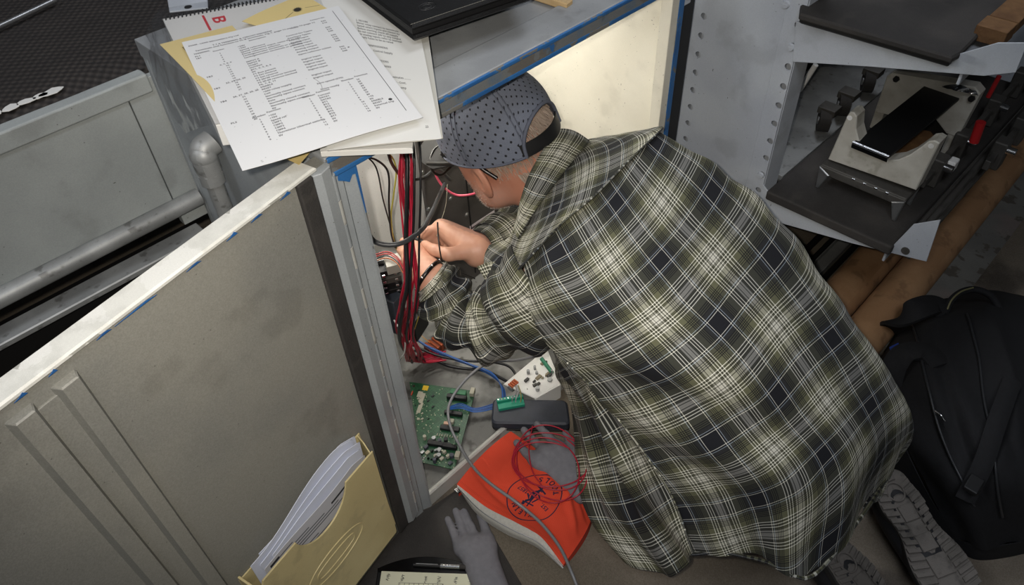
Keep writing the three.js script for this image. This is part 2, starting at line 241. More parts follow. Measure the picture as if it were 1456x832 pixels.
// ------------------------------------------------------------------ the electrical cabinet
const cab = thing('electrical_cabinet', 'open grey steel electrical cabinet with chipped blue paint, man reaching into it', 'cabinet');
{
  const L = -0.036, R = 0.70, BK = -0.43, T = 0.853;
  part('side_wall', box(L, L + 0.012, 0.02, 0.82, -0.48, -0.025), M.greyPaint, cab);
  part('side_wall', box(R - 0.006, R + 0.006, 0.0, 0.82, -0.48, -0.024), M.cream, cab, 'cream inner wall on the right');
  // the back wall and the steel equipment plate standing against it
  part('back_wall', box(L + 0.012, R - 0.006, 0.0, 0.82, BK - 0.012, BK), M.white, cab);
  part('rear_cover', box(L, R, 0.02, 0.82, -0.494, -0.48), M.greyPaint, cab);
  // worktop: recessed plate, raised front strip, worn blue front rail
  part('worktop', box(L - 0.002, R + 0.006, 0.818, 0.846, -0.494, -0.058), M.topPaint, cab);
  part('front_strip', box(L - 0.002, R + 0.006, 0.836, T, -0.064, 0.004, 0.004), M.topPaint, cab);
  const rail = part('front_rail', box(L - 0.002, R + 0.006, 0.8265, 0.8475, -0.02, 0.0055, 0.002), M.railWorn, cab, 'front rail worn to bare metal between blue edges');
  part('blue_edge', [box(L, R + 0.005, 0.8445, 0.8518, -0.002, 0.0062, 0.0025), box(L, R + 0.005, 0.8232, 0.8315, -0.012, 0.0066, 0.0025)], M.blueWorn, rail);
  // hinge post (jamb) with its bend, knuckles of the piano hinge
  const post = part('hinge_post', [slab([V(-0.038, 0, 0.004), V(-0.020, 0, 0.004), V(-0.016, 0, -0.001), V(-0.002, 0, 0.0045), V(0.002, 0, 0.0045), V(0.002, 0, -0.03), V(-0.038, 0, -0.03)], 0.826, 0.0005, AX[1])], M.greyPaint, cab);
  part('paint_chip', slab([V(-0.020, 0.812, 0.0048), V(-0.012, 0.806, 0.0048), V(-0.006, 0.814, 0.0048), V(0.002, 0.812, 0.0048), V(0.002, 0.826, 0.0048), V(-0.026, 0.826, 0.0048), V(-0.027, 0.816, 0.0048)], 0.0005, 0.0002, AX[2]), M.blueWorn, post);
  part('paint_chip', slab([V(0.0005, 0.74, 0.005), V(0.0022, 0.70, 0.005), V(0.0022, 0.826, 0.005), V(-0.002, 0.826, 0.005), V(-0.001, 0.79, 0.005)], 0.0005, 0.0002, AX[2]), M.blueWorn, post);
  for (let k = 0; k < 21; k++) part('hinge_knuckle', cyl(V(-0.0365, 0.035 + k * 0.038, 0.008), V(-0.0365, 0.0715 + k * 0.038, 0.008), 0.0052, 0.0052, 10), k % 2 ? M.lipPaint : M.greyPaint, post);
  for (let k = 0; k < 20; k++) if (k > 12) part('paint_chip', box(-0.0415, -0.0385, 0.06 + k * 0.038 + rr(0, 0.01), 0.074 + k * 0.038 + rr(0, 0.012), 0.0085, 0.0125, 0.001), M.blue, post);
  // right front post, its blue edge
  const rp = part('front_post', box(0.672, R + 0.006, 0.0, 0.826, -0.024, 0.0), M.cream, cab);
  part('blue_edge', box(0.692, R + 0.0075, 0.0, 0.826, -0.022, 0.0016, 0.002), M.blueWorn, rp);
  // floor pan with front lip
  part('floor_pan', box(L + 0.01, R - 0.006, 0.003, 0.014, BK, -0.005), M.panMetal, cab);
  part('front_lip', slab([V(0.0, 0.0, -0.006), V(R, 0.0, -0.006), V(R, 0.040, -0.008), V(0.0, 0.040, -0.008)], 0.011, 0.003, AX[2]), M.lipPaint, cab);
  // equipment plate
  const pl = part('equipment_plate', slab([V(0.392, 0.014, BK + 0.018), V(R - 0.008, 0.014, BK + 0.018), V(R - 0.008, 0.56, BK + 0.018), V(0.392, 0.56, BK + 0.018)], 0.012, 0.002, AX[2]), M.darkSteel, cab, 'dark bare steel equipment plate');
  const zf = BK + 0.0305;
  part('seam', box(0.5115, 0.5145, 0.03, 0.56, zf - 0.001, zf + 0.0014, 0.0004), M.black, pl);
  for (const [px, py] of [[600, 245], [609, 297], [663, 305], [721, 293], [717, 310], [730, 306], [640, 282]]) { const p = Z(px, py, zf); part('screw', [cyl(p, p.clone().add(V(0, 0, 0.003)), 0.0048, 0.003, 12), cyl(p, p.clone().add(V(0, 0, 0.0008)), 0.0062, 0.0062, 12)], M.chrome, pl); }
  // strip lamp under the top, behind the rail
  const lamp = part('strip_lamp', box(0.07, 0.61, 0.798, 0.818, -0.415, -0.375), M.white, cab);
  const e = new THREE.MeshStandardMaterial({ color: 0xffffff, emissive: 0xfff4e2, emissiveIntensity: 2 });
  part('tube', cyl(V(0.085, 0.795, -0.392), V(0.595, 0.795, -0.392), 0.0028, 0.0028, 10), e, lamp);
}
{ // label on the equipment plate
  const z = -0.3985, a = Z(668, 322, z), b = Z(700, 346, z), m = mat(0, { rough: 0.6, map: canvasTex(256, 256, (g, w, h) => { g.fillStyle = '#d9cfd4'; g.fillRect(0, 0, w, h); g.fillStyle = '#5d5055'; g.fillRect(18, 20, 120, 18); for (let k = 0; k < 10; k++) g.fillRect(18, 58 + k * 18, 150 + (k * 53) % 70, 7); }) });
  const S = quadS(V(a.x, a.y, z), V(a.x + 0.085, a.y, z), V(a.x + 0.085, a.y - 0.085, z), V(a.x, a.y - 0.085, z));
  solo('warning_label', sheet(S, 2, 2, 0.0006, { up: AX[2] }), m, 'small pale printed label stuck on the dark steel plate', 'label');
}
{ // white tab with a bolt at the cabinet's right front edge
  const t = thing('mounting_tab', 'white metal tab with one bolt beside the blue cabinet edge', 'bracket', V(0.74, 0.74, -0.02));
  part('plate', box(0.708, 0.738, 0.775, 0.86, -0.012, -0.006), M.rack, t); const p = V(0.727, 0.792, -0.006);
  part('bolt', [cyl(p, p.clone().add(V(0, 0, 0.005)), 0.006, 0.0045, 6), cyl(p, p.clone().add(V(0, 0, 0.0012)), 0.0085, 0.0085, 16)], M.steel, t);
}
solo('gap_seal', box(0.715, 0.80, 0.0, 0.95, -0.055, -0.035), M.black, 'black strip filling the gap between cabinet and rack column', 'seal');

// ------------------------------------------------------------------ its door, opened almost flat against the front plane
const TH = 12.5 * Math.PI / 180, door = new THREE.Group(); door.name = 'door'; door.position.set(-0.022, 0, 0.0); door.rotation.y = TH; door.off = V(0, 0, 0); cab.add(door);
door.userData.label = 'grey door with white chipped top flange and two ribs';
door.updateMatrixWorld(true);
const dN = V(Math.sin(TH), 0, Math.cos(TH));
const DP = (px, py, z = 0) => door.worldToLocal(onPlane(px, py, V(-0.022, 0, 0).addScaledVector(dN, z), dN));
{
  const W = -0.86, T = 0.853;
  part('door_panel', box(W, -0.006, 0.03, T - 0.006, -0.022, 0.0), M.door, door);
  part('top_flange', slab([V(W, T - 0.006, -0.026), V(-0.034, T - 0.006, -0.026), V(-0.034, T - 0.006, 0.004), V(W, T - 0.006, 0.004)], 0.007, 0.002, AX[1]), M.flangeWhite, door, 'white flange with chips of blue');
  for (let k = 0; k < 9; k++) { const x = -0.06 - k * 0.048 - rr(0, 0.03), l = k === 4 ? 0.05 : rr(0.006, 0.02); const yb = T - 0.0064, zc = 0.0042; part('paint_chip', slab([V(x - l, yb, zc), V(x, yb, zc), V(x - l * 0.25, yb + rr(0.002, 0.005), zc), V(x - l * 0.6, yb + rr(0.001, 0.003), zc)], 0.0006, 0.0001, AX[2]), M.blue, door); }
  part('gasket', box(-0.068, -0.043, 0.03, T - 0.004, -0.001, 0.007, 0.003), M.rubber, door, 'black rubber gasket strip');
  part('hinge_flange', slab([V(-0.043, 0.03, -0.002), V(-0.014, 0.03, -0.002), V(-0.014, 0.03, 0.006), V(-0.018, 0.03, 0.009), V(-0.034, 0.03, 0.011), V(-0.043, 0.03, 0.006)], T - 0.036, 0.001, AX[1]), M.greyPaint, door);
  // stiffening ribs: raised hat sections
  for (const [x0, x1] of [[-0.384, -0.367], [-0.429, -0.411]]) {
    const y1 = 0.832, y0 = 0.09, h = 0.011, s = 0.005;
    part('rib', slab([V(x0 - s, y0, -0.001), V(x1 + s, y0, -0.001), V(x1, y0, h), V(x0, y0, h)], y1 - y0, 0.0015, AX[1]), M.door, door);
  }
  part('recess', box(-0.411, -0.384, 0.09, 0.822, -0.001, 0.0022, 0.001), M.door, door);
}

// ------------------------------------------------------------------ machine to the left of the cabinet
const mach = thing('machine_housing', 'grey sheet-metal machine housing left of the cabinet with bare lower rails', 'machine');
{
  const z = -0.50;
  part('panel', box(-1.6, -0.0815, 0.555, 0.78, z - 0.02, z), M.panel, mach);
  part('panel', box(-0.0795, 0.9, 0.50, 0.78, z - 0.02, z - 0.001), M.panel, mach);
  part('top_flange', box(-1.6, -0.04, 0.758, 0.790, z - 0.03, z + 0.008, 0.004), M.panel, mach, 'pale folded top flange');
  part('top_plate', box(-1.6, 0.9, 0.76, 0.779, -1.6, z - 0.028), M.iron, mach);
  part('rail', [cyl(V(-1.6, 0.55, z + 0.012), V(-0.04, 0.55, z + 0.012), 0.016, 0.016, 14), box(-1.6, -0.04, 0.535, 0.556, z - 0.01, z + 0.012)], M.galv, mach);
  part('lower_bar', slab([V(-1.6, 0.484, z), V(-0.06, 0.484, z), V(-0.06, 0.484, z + 0.045), V(-1.6, 0.484, z + 0.045)], 0.012, 0.002, AX[1]), M.galv, mach);
  part('underframe', box(-1.6, -0.06, 0.0, 0.46, z - 0.06, z - 0.02), M.black, mach);
}
{ // woven black mat on the housing
  const netT = dataTex(256, grey((u, v) => { const a = Math.sin(u * Math.PI * 2 * 16) * Math.sin(v * Math.PI * 2 * 16 + u * Math.PI * 4); return clamp(0.5 + 0.5 * a + 0.25 * (fbm(u, v, 16, 3, 3) - 0.5)); }), false);
  const netC = dataTex(256, (u, v, x, y) => { const a = Math.sin(u * Math.PI * 2 * 16) * Math.sin(v * Math.PI * 2 * 16 + u * Math.PI * 4); return mixc(hex(0x1a1716), hex(0x37322e), clamp(0.5 + 0.5 * a) * (0.5 + fbm(u, v, 6, 4, 7))); });
  const m = mat(0, { map: netC, bump: netT, bs: 0.003, rough: 0.75, tile: 0.27 });
  const t = thing('mesh_mat', 'black woven mesh mat with a frayed white edge, on the left machine', 'mat', V(-0.6, 0.779, -1));
  part('cover', sheet(quadS(V(-1.6, 0.80, -1.6), V(0.88, 0.80, -1.6), V(0.88, 0.797, -0.514), V(-1.6, 0.797, -0.514)), 60, 80, 0.012, { up: AX[1], disp: (u, v) => 0.004 * fbm(u, v, 12, 3, 8) - (u > 0.97 ? (u - 0.97) * 0.3 : 0) }), m, t);
  for (let k = 0; k < 16; k++) { const x = -0.42 + k * 0.021 + rr(-0.004, 0.004); if (x > -0.15) break; const pts = []; const l = rr(0.011, 0.02), w = rr(0.004, 0.009); for (let j = 0; j < 9; j++) { const a = j / 9 * Math.PI * 2; pts.push(V(x + Math.cos(a) * l * (1 + rr(-.2, .2)), 0.7985, -0.534 + Math.sin(a) * w * (1 + rr(-.3, .3)))); } part('torn_patch', slab(pts, 0.0015, 0.0004, AX[1]), M.paper, t); }
}
solo('steel_rod', cyl(Y(-60, 66, 0.81), Y(78, 0, 0.81), 0.0045, 0.0045, 12), M.steel, 'thin bare steel rod lying on the black mesh mat', 'rod');
{ // conduit with elbow fitting on the cabinet side
  const x = -0.062, t = thing('conduit', 'grey painted conduit pipe with rounded elbow fitting on the cabinet side', 'pipe', V(x, 0, -0.3));
  const top = X(288, 218, x), z = top.z;
  part('pipe', cyl(V(x, 0.0, z + 0.004), V(x, top.y - 0.03, z), 0.0135, 0.0135, 20), M.galv, t);
  part('elbow', [tube([V(x, top.y - 0.03, z), V(x, top.y - 0.008, z), V(x + 0.005, top.y + 0.004, z - 0.003), V(x + 0.022, top.y + 0.008, z - 0.004)], 0.0195, 24, 18), new THREE.SphereGeometry(0.0205, 20, 14).translate(x, top.y - 0.004, z)], M.galv, t);
  part('compression_nut', [cyl(V(x, top.y - 0.052, z), V(x, top.y - 0.034, z), 0.0195, 0.0195, 8), cyl(V(x, top.y - 0.034, z), V(x, top.y - 0.024, z), 0.0185, 0.0185, 20)], M.galv, t);
}

// ------------------------------------------------------------------ cantilever rack on the right
const rack = thing('shelving_rack', 'blue-grey steel cantilever rack with a punched column', 'rack');
{
  const x = 0.85, z0 = -0.075, z1 = 0.158; const leftY = [], rightY = [];
  const holes = []; for (let k = 0; k < 20; k++) { holes.push([-0.042, 0.70 - k * 0.0397 + 0.0397 * 2]); holes.push([0.148, 0.659 - k * 0.0402 + 0.0402 * 2]); }
  const s = new THREE.Shape([new THREE.Vector2(z0, 0), new THREE.Vector2(z1, 0), new THREE.Vector2(z1, 1.1), new THREE.Vector2(z0, 1.1)]);
  for (const [hz, hy] of holes) if (hy > 0.03 && hy < 1.05) { const p = new THREE.Path(); p.absarc(hz, hy, 0.0068, 0, Math.PI * 2, true); s.holes.push(p); }
  const g = new THREE.ExtrudeGeometry(s, { depth: 0.003, bevelEnabled: false, curveSegments: 6 }); g.rotateY(-Math.PI / 2); g.translate(x, 0, 0); // shape x becomes z
  g.translate(0.003, 0, 0);
  const col = part('column', g, M.rack, rack);
  part('flange', [box(x, x + 0.06, 0, 1.1, z1 - 0.003, z1 + 0.001), box(x, x + 0.06, 0, 1.1, z0 - 0.001, z0 + 0.003), box(x + 0.055, x + 0.06, 0, 1.1, z0, z1)], M.rack, col);
  part('bend', [box(x - 0.0012, x + 0.001, 0, 1.1, z0 - 0.001, z0 + 0.007, 0.0008), box(x - 0.001, x + 0.001, 0, 1.1, 0.118, 0.120, 0.0005)], M.rack, col);
  // tapered brackets: upper and lower
  const br = (pts, name) => part(name, slab(pts, 0.003, 0.0005, V(-1, 0, 0)), M.rack, rack);
  br([X(1133, 30, x), X(1128, 87, x), X(1240, 94, x), X(1400, 107, x), X(1445, 102, x), X(1462, 60, x), X(1420, 60, x), X(1358, 78, x)].map((p) => p.setX(x)), 'bracket');
  br([X(1086, 262, x), X(1075, 300, x), X(1110, 316, x), X(1212, 345, x), X(1318, 371, x), X(1338, 312, x), X(1300, 318, x), X(1272, 347, x), X(1098, 278, x)], 'bracket');
  for (const [px, py] of [[1125, 67], [1082, 249], [1118, 6]]) { const p = X(px, py, x); part('bolt', [cyl(p, p.clone().add(V(-0.004, 0, 0)), 0.0075, 0.006, 16), box(p.x - 0.0046, p.x - 0.0035, p.y - 0.001, p.y + 0.001, p.z - 0.005, p.z + 0.005)], M.rack, rack); }
  for (const y of [0.752, 0.372]) part('shelf', [box(x + 0.004, 2.6, y - 0.004, y, 0.165, 0.43), box(x + 0.004, 2.6, y - 0.03, y, 0.425, 0.43)], M.rack, rack);
  part('shelf_rail', [box(x + 0.004, 2.6, 0.372, 0.384, 0.44, 0.47)], M.iron, rack);
  part('back_rail', box(x + 0.06, 2.6, 0.54, 0.56, -0.02, -0.005), M.galv, rack);
}
part('back_sheet', box(0.915, 2.6, 0.012, 1.1, -0.04, -0.028), M.black, rack);
solo('shelf_mat', box(0.835, 1.6, 0.374, 0.396, 0.172, 0.438, 0.005), M.rubber, 'thick dark rubber mat on the lower rack shelf under the white saddle block', 'mat');
{ const t = thing('fibre_mat', 'dark fibrous mat on the upper rack shelf, layered at its edge', 'mat', V(1, 0.752, 0.28));
  part('top_layer', slab([Y(1139, 4, 0.775), Y(1137, 20, 0.775), Y(1354, 82, 0.775), Y(1366, 76, 0.775), Y(1440, 0, 0.775), V(1.3, 0.775, 0.15), V(0.88, 0.775, 0.13)].map((p) => p.setY(0.764)), 0.012, 0.003, AX[1]), M.rubber, t);
  part('bottom_layer', slab([Y(1138, 24, 0.765), Y(1352, 86, 0.765), Y(1440, 5, 0.765), V(1.3, 0.765, 0.16)].map((p) => p.setY(0.753)), 0.011, 0.003, AX[1]), M.black, t);
}

// ------------------------------------------------------------------ the kneeling man
const W3 = (px, py, h) => Y(px, py, h);
function surfaceNets(f, lo, hi, cell) { // smooth closed mesh of f < 0
  const nx = Math.ceil((hi.x - lo.x) / cell) + 1, ny = Math.ceil((hi.y - lo.y) / cell) + 1, nz = Math.ceil((hi.z - lo.z) / cell) + 1;
  const F = new Float32Array(nx * ny * nz), id = (i, j, k) => i + nx * (j + ny * k), p = V();
  for (let k = 0; k < nz; k++) for (let j = 0; j < ny; j++) for (let i = 0; i < nx; i++) F[id(i, j, k)] = f(p.set(lo.x + i * cell, lo.y + j * cell, lo.z + k * cell));
  const vi = new Int32Array(nx * ny * nz).fill(-1), P = [], I = [];
  for (let k = 0; k < nz - 1; k++) for (let j = 0; j < ny - 1; j++) for (let i = 0; i < nx - 1; i++) {
    let n = 0, sx = 0, sy = 0, sz = 0; const c = []; for (let q = 0; q < 8; q++) c.push(F[id(i + (q & 1), j + ((q >> 1) & 1), k + (q >> 2))]);
    for (let q = 0; q < 8; q++) for (const b of [1, 2, 4]) if (!(q & b)) { const a0 = c[q], a1 = c[q | b]; if ((a0 < 0) !== (a1 < 0)) { const t = a0 / (a0 - a1); n++; sx += (q & 1) + (b === 1 ? t : 0); sy += ((q >> 1) & 1) + (b === 2 ? t : 0); sz += (q >> 2) + (b === 4 ? t : 0); } }
    if (n) { vi[id(i, j, k)] = P.length / 3; P.push(lo.x + (i + sx / n) * cell, lo.y + (j + sy / n) * cell, lo.z + (k + sz / n) * cell); }
  }
  for (let k = 1; k < nz - 1; k++) for (let j = 1; j < ny - 1; j++) for (let i = 1; i < nx - 1; i++) {
    const a = F[id(i, j, k)] < 0; const em = (b, q) => { if (a === b) return; const [w, x, y, z] = q; a ? I.push(w, x, y, w, y, z) : I.push(w, y, x, w, z, y); };
    em(F[id(i + 1, j, k)] < 0, [vi[id(i, j - 1, k - 1)], vi[id(i, j, k - 1)], vi[id(i, j, k)], vi[id(i, j - 1, k)]]);
    em(F[id(i, j + 1, k)] < 0, [vi[id(i - 1, j, k - 1)], vi[id(i - 1, j, k)], vi[id(i, j, k)], vi[id(i, j, k - 1)]]);
    em(F[id(i, j, k + 1)] < 0, [vi[id(i - 1, j - 1, k)], vi[id(i, j - 1, k)], vi[id(i, j, k)], vi[id(i - 1, j, k)]]);
  }
  const g = new THREE.BufferGeometry(); g.setAttribute('position', new THREE.Float32BufferAttribute(P, 3)); g.setIndex(I); g.computeVertexNormals();
  g.setAttribute('uv', new THREE.Float32BufferAttribute(new Float32Array(P.length / 3 * 2), 2)); return g;
}
const T1 = V(), T2 = V();
function capD(p, a, b, ra, rb) { T1.subVectors(p, a); T2.subVectors(b, a); const h = clamp(T1.dot(T2) / T2.lengthSq()); return T1.addScaledVector(T2, -h).length() - lerp(ra, rb, h); }
const smin = (a, b, k) => { const h = Math.max(k - Math.abs(a - b), 0) / k; return Math.min(a, b) - h * h * k * 0.25; };
const ellD = (x, y, z, rx, ry, rz) => { const k = Math.hypot(x / rx, y / ry, z / rz); return (k - 1) * Math.min(rx, ry, rz); };

// head frame: F towards the face, S his left, U crown
const HC = D(712, 202, 1.30);
const camV = (r, u, v) => V(0, 0, 0).addScaledVector(camRight, r).addScaledVector(camUp, u).addScaledVector(camFwd, v);
const HF = camV(-0.74, 0.08, 0.66).normalize(), HU = camV(-0.55, 0.74, -0.40); HU.addScaledVector(HF, -HU.dot(HF)).normalize(); const HS = HU.clone().cross(HF);
const HM = new THREE.Matrix4().makeBasis(HF, HS, HU).setPosition(HC); // local (f, s, u)
const HP = (f, s, u) => V(f, s, u).applyMatrix4(HM);
function headF(p) {
  const f = p.x, s = p.y, u = p.z, as = Math.abs(s);
  let d = ellD(f + 0.008, s, u - 0.03, 0.096, 0.076, 0.092);                    // skull
  d = smin(d, ellD(f - 0.03, s, u + 0.035, 0.064, 0.066, 0.084), 0.03);        // face
  d = smin(d, capD(p, V(0.075, 0, -0.106), V(0.012, 0.056 * Math.sign(s || 1), -0.072), 0.021, 0.022), 0.03); // jaw
  d = smin(d, capD(p, V(0.094, 0, 0.012), V(0.113, 0, -0.028), 0.008, 0.013), 0.014); // nose
  d = smin(d, capD(p, V(0.084, -0.024, -0.066), V(0.084, 0.024, -0.066), 0.008, 0.008), 0.012); // lips
  d = Math.max(d, -ellD(f - 0.1, as - 0.032, u - 0.006, 0.02, 0.018, 0.012)); d = smin(d, ellD(f - 0.083, as - 0.032, u - 0.005, 0.012, 0.012, 0.012), 0.004); // sockets, eyes
  d = smin(d, capD(p, V(-0.035, 0, -0.04), V(-0.085, 0.0, -0.15), 0.052, 0.058), 0.04); // neck
  // ear: a tilted dished disc
  const ef = f + 0.006, eu = u + 0.022, es = as - 0.084 - 0.35 * (-ef + 0.0);
  let e = ellD(ef, es, eu, 0.021, 0.008, 0.036); e = Math.max(e, -ellD(ef - 0.004, es - 0.009, eu - 0.004, 0.013, 0.006, 0.022));
  return smin(d, e, 0.008);
}
const headG = surfaceNets(headF, V(-0.16, -0.11, -0.20), V(0.14, 0.11, 0.14), 0.0032); headG.applyMatrix4(HM); headG.computeVertexNormals();
// body
const J = { neck: HP(-0.07, 0, -0.12), c7: V(0.40, 0.545, 0.005), chest: V(0.375, 0.485, 0.13), mid: V(0.345, 0.465, 0.31), pelvis: V(0.335, 0.33, 0.44), shL: V(0.275, 0.50, 0.105), shR: V(0.50, 0.52, 0.09), elL: W3(700, 460, 0.385), foL: W3(650, 441, 0.381), elR: V(0.50, 0.40, -0.10), wrL: W3(613, 396, 0.435), wrR: W3(680, 356, 0.44), hipL: V(0.305, 0.225, 0.43), hipR: V(0.43, 0.245, 0.45), knL: V(0.30, 0.075, 0.28), knR: V(0.46, 0.075, 0.30), anL: V(0.415, 0.065, 0.59), anR: V(0.56, 0.065, 0.55) };
const legs = [[J.hipL, J.knL, 0.082, 0.062], [J.hipR, J.knR, 0.082, 0.062], [J.knL, J.anL, 0.056, 0.034], [J.knR, J.anR, 0.056, 0.034], [J.hipL, J.hipR, 0.085, 0.085]];
const arms = [[J.shL, J.elL, 0.05, 0.034], [J.elL, J.foL, 0.032, 0.028], [J.foL, J.wrL, 0.027, 0.025], [J.shR, J.elR, 0.05, 0.038], [J.elR, J.wrR, 0.036, 0.0255]];
const trunk = [[J.neck, J.c7, 0.055, 0.062], [J.c7, J.chest, 0.06, 0.105], [J.chest, J.mid, 0.11, 0.12], [J.mid, J.pelvis, 0.12, 0.10], [J.chest, J.shL, 0.08, 0.055], [J.chest, J.shR, 0.08, 0.055]];
const soft = (list, k, grow = 0) => (p) => { let d = 9; for (const [a, b, ra, rb] of list) d = smin(d, capD(p, a, b, ra + grow, rb + grow), k); return d; };
const bodyG = surfaceNets(soft([...trunk, ...arms, ...legs], 0.035), V(0.05, 0.0, -0.24), V(0.75, 0.68, 0.78), 0.012);
// hands: palm and five chains each; every joint is [px, py, height]
function hand(wrist, palm, chains, thumb) {
  const W = (q) => Array.isArray(q) ? W3(...q) : q; const parts = [];
  palm.forEach((k) => parts.push([W(wrist), W(k), 0.0235, 0.0135, 0.018]));
  chains.forEach((c, i) => { const r = [0.0088, 0.0092, 0.0088, 0.0076][i]; for (let k = 0; k + 1 < c.length; k++) parts.push([W(c[k]), W(c[k + 1]), r * (1 - k * 0.07), r * (1 - (k + 1) * 0.07), 0.005]); });
  for (let k = 0; k + 1 < thumb.length; k++) parts.push([W(thumb[k]), W(thumb[k + 1]), [0.0155, 0.0115, 0.0098][k], [0.0115, 0.0098, 0.0085][k], 0.008]);
  const bb = new THREE.Box3(); parts.forEach(([a, b]) => { bb.expandByPoint(a); bb.expandByPoint(b); }); bb.expandByScalar(0.034);
  return surfaceNets((p) => { let d = 9; for (const [a, b, ra, rb, k] of parts) d = smin(d, capD(p, a, b, ra, rb), k); return d; }, bb.min, bb.max, 0.0027);
}
const handR = hand(J.wrR, [[626, 322, 0.458], [634, 327, 0.452], [643, 334, 0.444], [652, 342, 0.437]], [
  [[626, 322, 0.458], [607, 329, 0.455], [597, 339, 0.443], [594, 347, 0.433]],
  [[634, 327, 0.452], [614, 334, 0.443], [604, 346, 0.430], [603, 354, 0.422]],
  [[643, 334, 0.444], [624, 343, 0.432], [616, 353, 0.418], [618, 361, 0.413]],
  [[652, 342, 0.437], [636, 352, 0.424], [629, 360, 0.414], [630, 366, 0.410]]],
[[662, 358, 0.452], [638, 362, 0.457], [618, 356, 0.457], [604, 348, 0.450]]);
const handL = hand(J.wrL, [[581, 369, 0.446], [585, 362, 0.44], [592, 359, 0.432], [599, 362, 0.425]], [
  [[581, 369, 0.446], [571, 356, 0.440], [574, 344, 0.432], [583, 341, 0.428]],
  [[585, 362, 0.44], [577, 349, 0.432], [582, 340, 0.422], [590, 340, 0.418]],
  [[592, 359, 0.432], [586, 347, 0.422], [591, 339, 0.414], [598, 341, 0.41]],
  [[599, 362, 0.425], [595, 352, 0.415], [599, 345, 0.408], [605, 346, 0.405]]],
[[610, 384, 0.428], [603, 372, 0.440], [596, 358, 0.446], [590, 348, 0.444]]);
const bodyAll = mergeGeometries([bodyG, headG, handR, handL]);
{ // skin tone: ruddy patches, grey stubble along the jaw
  const p = bodyAll.attributes.position, n = p.count, col = new Float32Array(n * 3), inv = HM.clone().invert(), q = V();
  const skin = new THREE.Color(0xd3a68c), red = new THREE.Color(0xb07058), stub = new THREE.Color(0x9a8074), c = new THREE.Color(), hairc = new THREE.Color(0x8a7566);
  for (let i = 0; i < n; i++) {
    q.fromBufferAttribute(p, i); const k = vn(q.x * 60, q.y * 60 + q.z * 47, 0, 3) * 0.6 + vn(q.x * 190, q.z * 190 + q.y * 111, 0, 4) * 0.4; c.copy(skin).lerp(red, 0.15 + 0.5 * k);
    q.applyMatrix4(inv); if (q.length() < 0.2 && Math.abs(q.y) < 0.1) { const jaw = sm(-0.03, -0.06, q.z) * sm(-0.05, 0.0, q.x); c.lerp(red, 0.6); c.lerp(stub, 0.6 * jaw * (0.5 + 0.5 * hash(i, 3))); }
    col[i * 3] = c.r; col[i * 3 + 1] = c.g; col[i * 3 + 2] = c.b;
  }
  bodyAll.setAttribute('color', new THREE.BufferAttribute(col, 3));
}
const man = thing('person', 'man in plaid shirt and grey cap kneeling with both hands inside the open cabinet', 'person', V(0.35, 0, 0.45));
const skinM = new THREE.MeshPhysicalMaterial({ vertexColors: true, roughness: 0.5, bumpMap: fineBump, bumpScale: 0.0002 });
part('body', bodyAll, skinM, man, 'bare hands, ruddy face and neck with grey stubble');
{ // short grey hair on the nape and in the cap opening, plus stubble
  const hM = mat(0, { map: dataTex(128, (u, v, x, y) => mixc(hex(0xb9a898), hex(0x8f7d6e), vn(u * 64, v * 6, 0, 2))), rough: 0.7 });
  const strands = []; const dummy = V();
  for (let i = 0; i < 3400; i++) {
    const az = Math.PI + rr(-1.45, 1.45), u = rr(-0.062, 0.085); const el = Math.asin(clamp((u - 0.03) / 0.094, -1, 1)); let f = -0.008 + 0.0965 * Math.cos(el) * Math.cos(az), s = 0.0765 * Math.cos(el) * Math.sin(az);
    if (u < -0.045 && Math.abs(s) < 0.03 && rnd() < 0.5) continue; if (f > -0.005) continue;
    if (u < -0.03) { f = -0.055 + f * 0.45; }
    const a = HP(f, s, u), b = HP(f * 1.05 - 0.003 + rr(-0.002, 0.002), s * 1.03 + rr(-0.003, 0.003), u - rr(0.01, 0.017)); strands.push(cyl(a, b, 0.0011, 0.0005, 3));
  }
  const hair = part('hair', strands, hM, man, 'short grey-brown hair'); hair.userData.kind = 'stuff';
  const st = []; const hp = headG.attributes.position, inv = HM.clone().invert(), q = V(), nn = V(), hn = headG.attributes.normal;
  for (let i = 0; i < 5200 && st.length < 900; i++) { const k = Math.floor(rnd() * hp.count); q.fromBufferAttribute(hp, k).applyMatrix4(inv); if (q.z > -0.03 || q.z < -0.125 || q.x < 0.0 || q.x < 0.02 - (q.z + 0.03) * -0.3) continue; const a = V().fromBufferAttribute(hp, k), b = a.clone().addScaledVector(nn.fromBufferAttribute(hn, k), rr(0.0015, 0.003)); st.push(cyl(a, b, 0.00035, 0.0002, 3)); }
  const s2 = part('stubble', st, mat(0xb9aca2, { rough: 0.8 }), man); s2.userData.kind = 'stuff';
}
// ---- plaid cloth
const stripe = (t) => { // one repeat of the sett, mirrored about its middle
  t = ((t % 1) + 1) % 1; const a = Math.abs(t - 0.5) * 2, d = 1 - a; // d: 0 at the dark middle, 1 at the pale middle
  const K = [...hex(0x0f1118), 1], BL = [...hex(0x0c0c0c), 1.9], C = [...hex(0x34342f), 1], O = [...hex(0x606048), 1], Wt = [...hex(0xf6f4e6), 2.6], Pale = [...hex(0xcfcdbf), 1.15];
  if (d < 0.19) return K; if (d < 0.204) return Wt; if (d < 0.245) return K; if (d < 0.259) return [...hex(0xb4c2cc), 2]; if (d < 0.35) return C;
  if (d < 0.53) return Math.floor((d - 0.35) / 0.0225) % 2 ? O : BL; if (d < 0.66) return O;
  if (d < 0.87) { const k = Math.floor((d - 0.66) / 0.0175) % 4; return k === 0 ? Wt : k === 1 ? O : k === 2 ? [...hex(0x2a2a25), 1.5] : O; }
  const q = (d - 0.87) % 0.065; return q < 0.02 ? [...hex(0x3a3932), 1.4] : Pale;
};
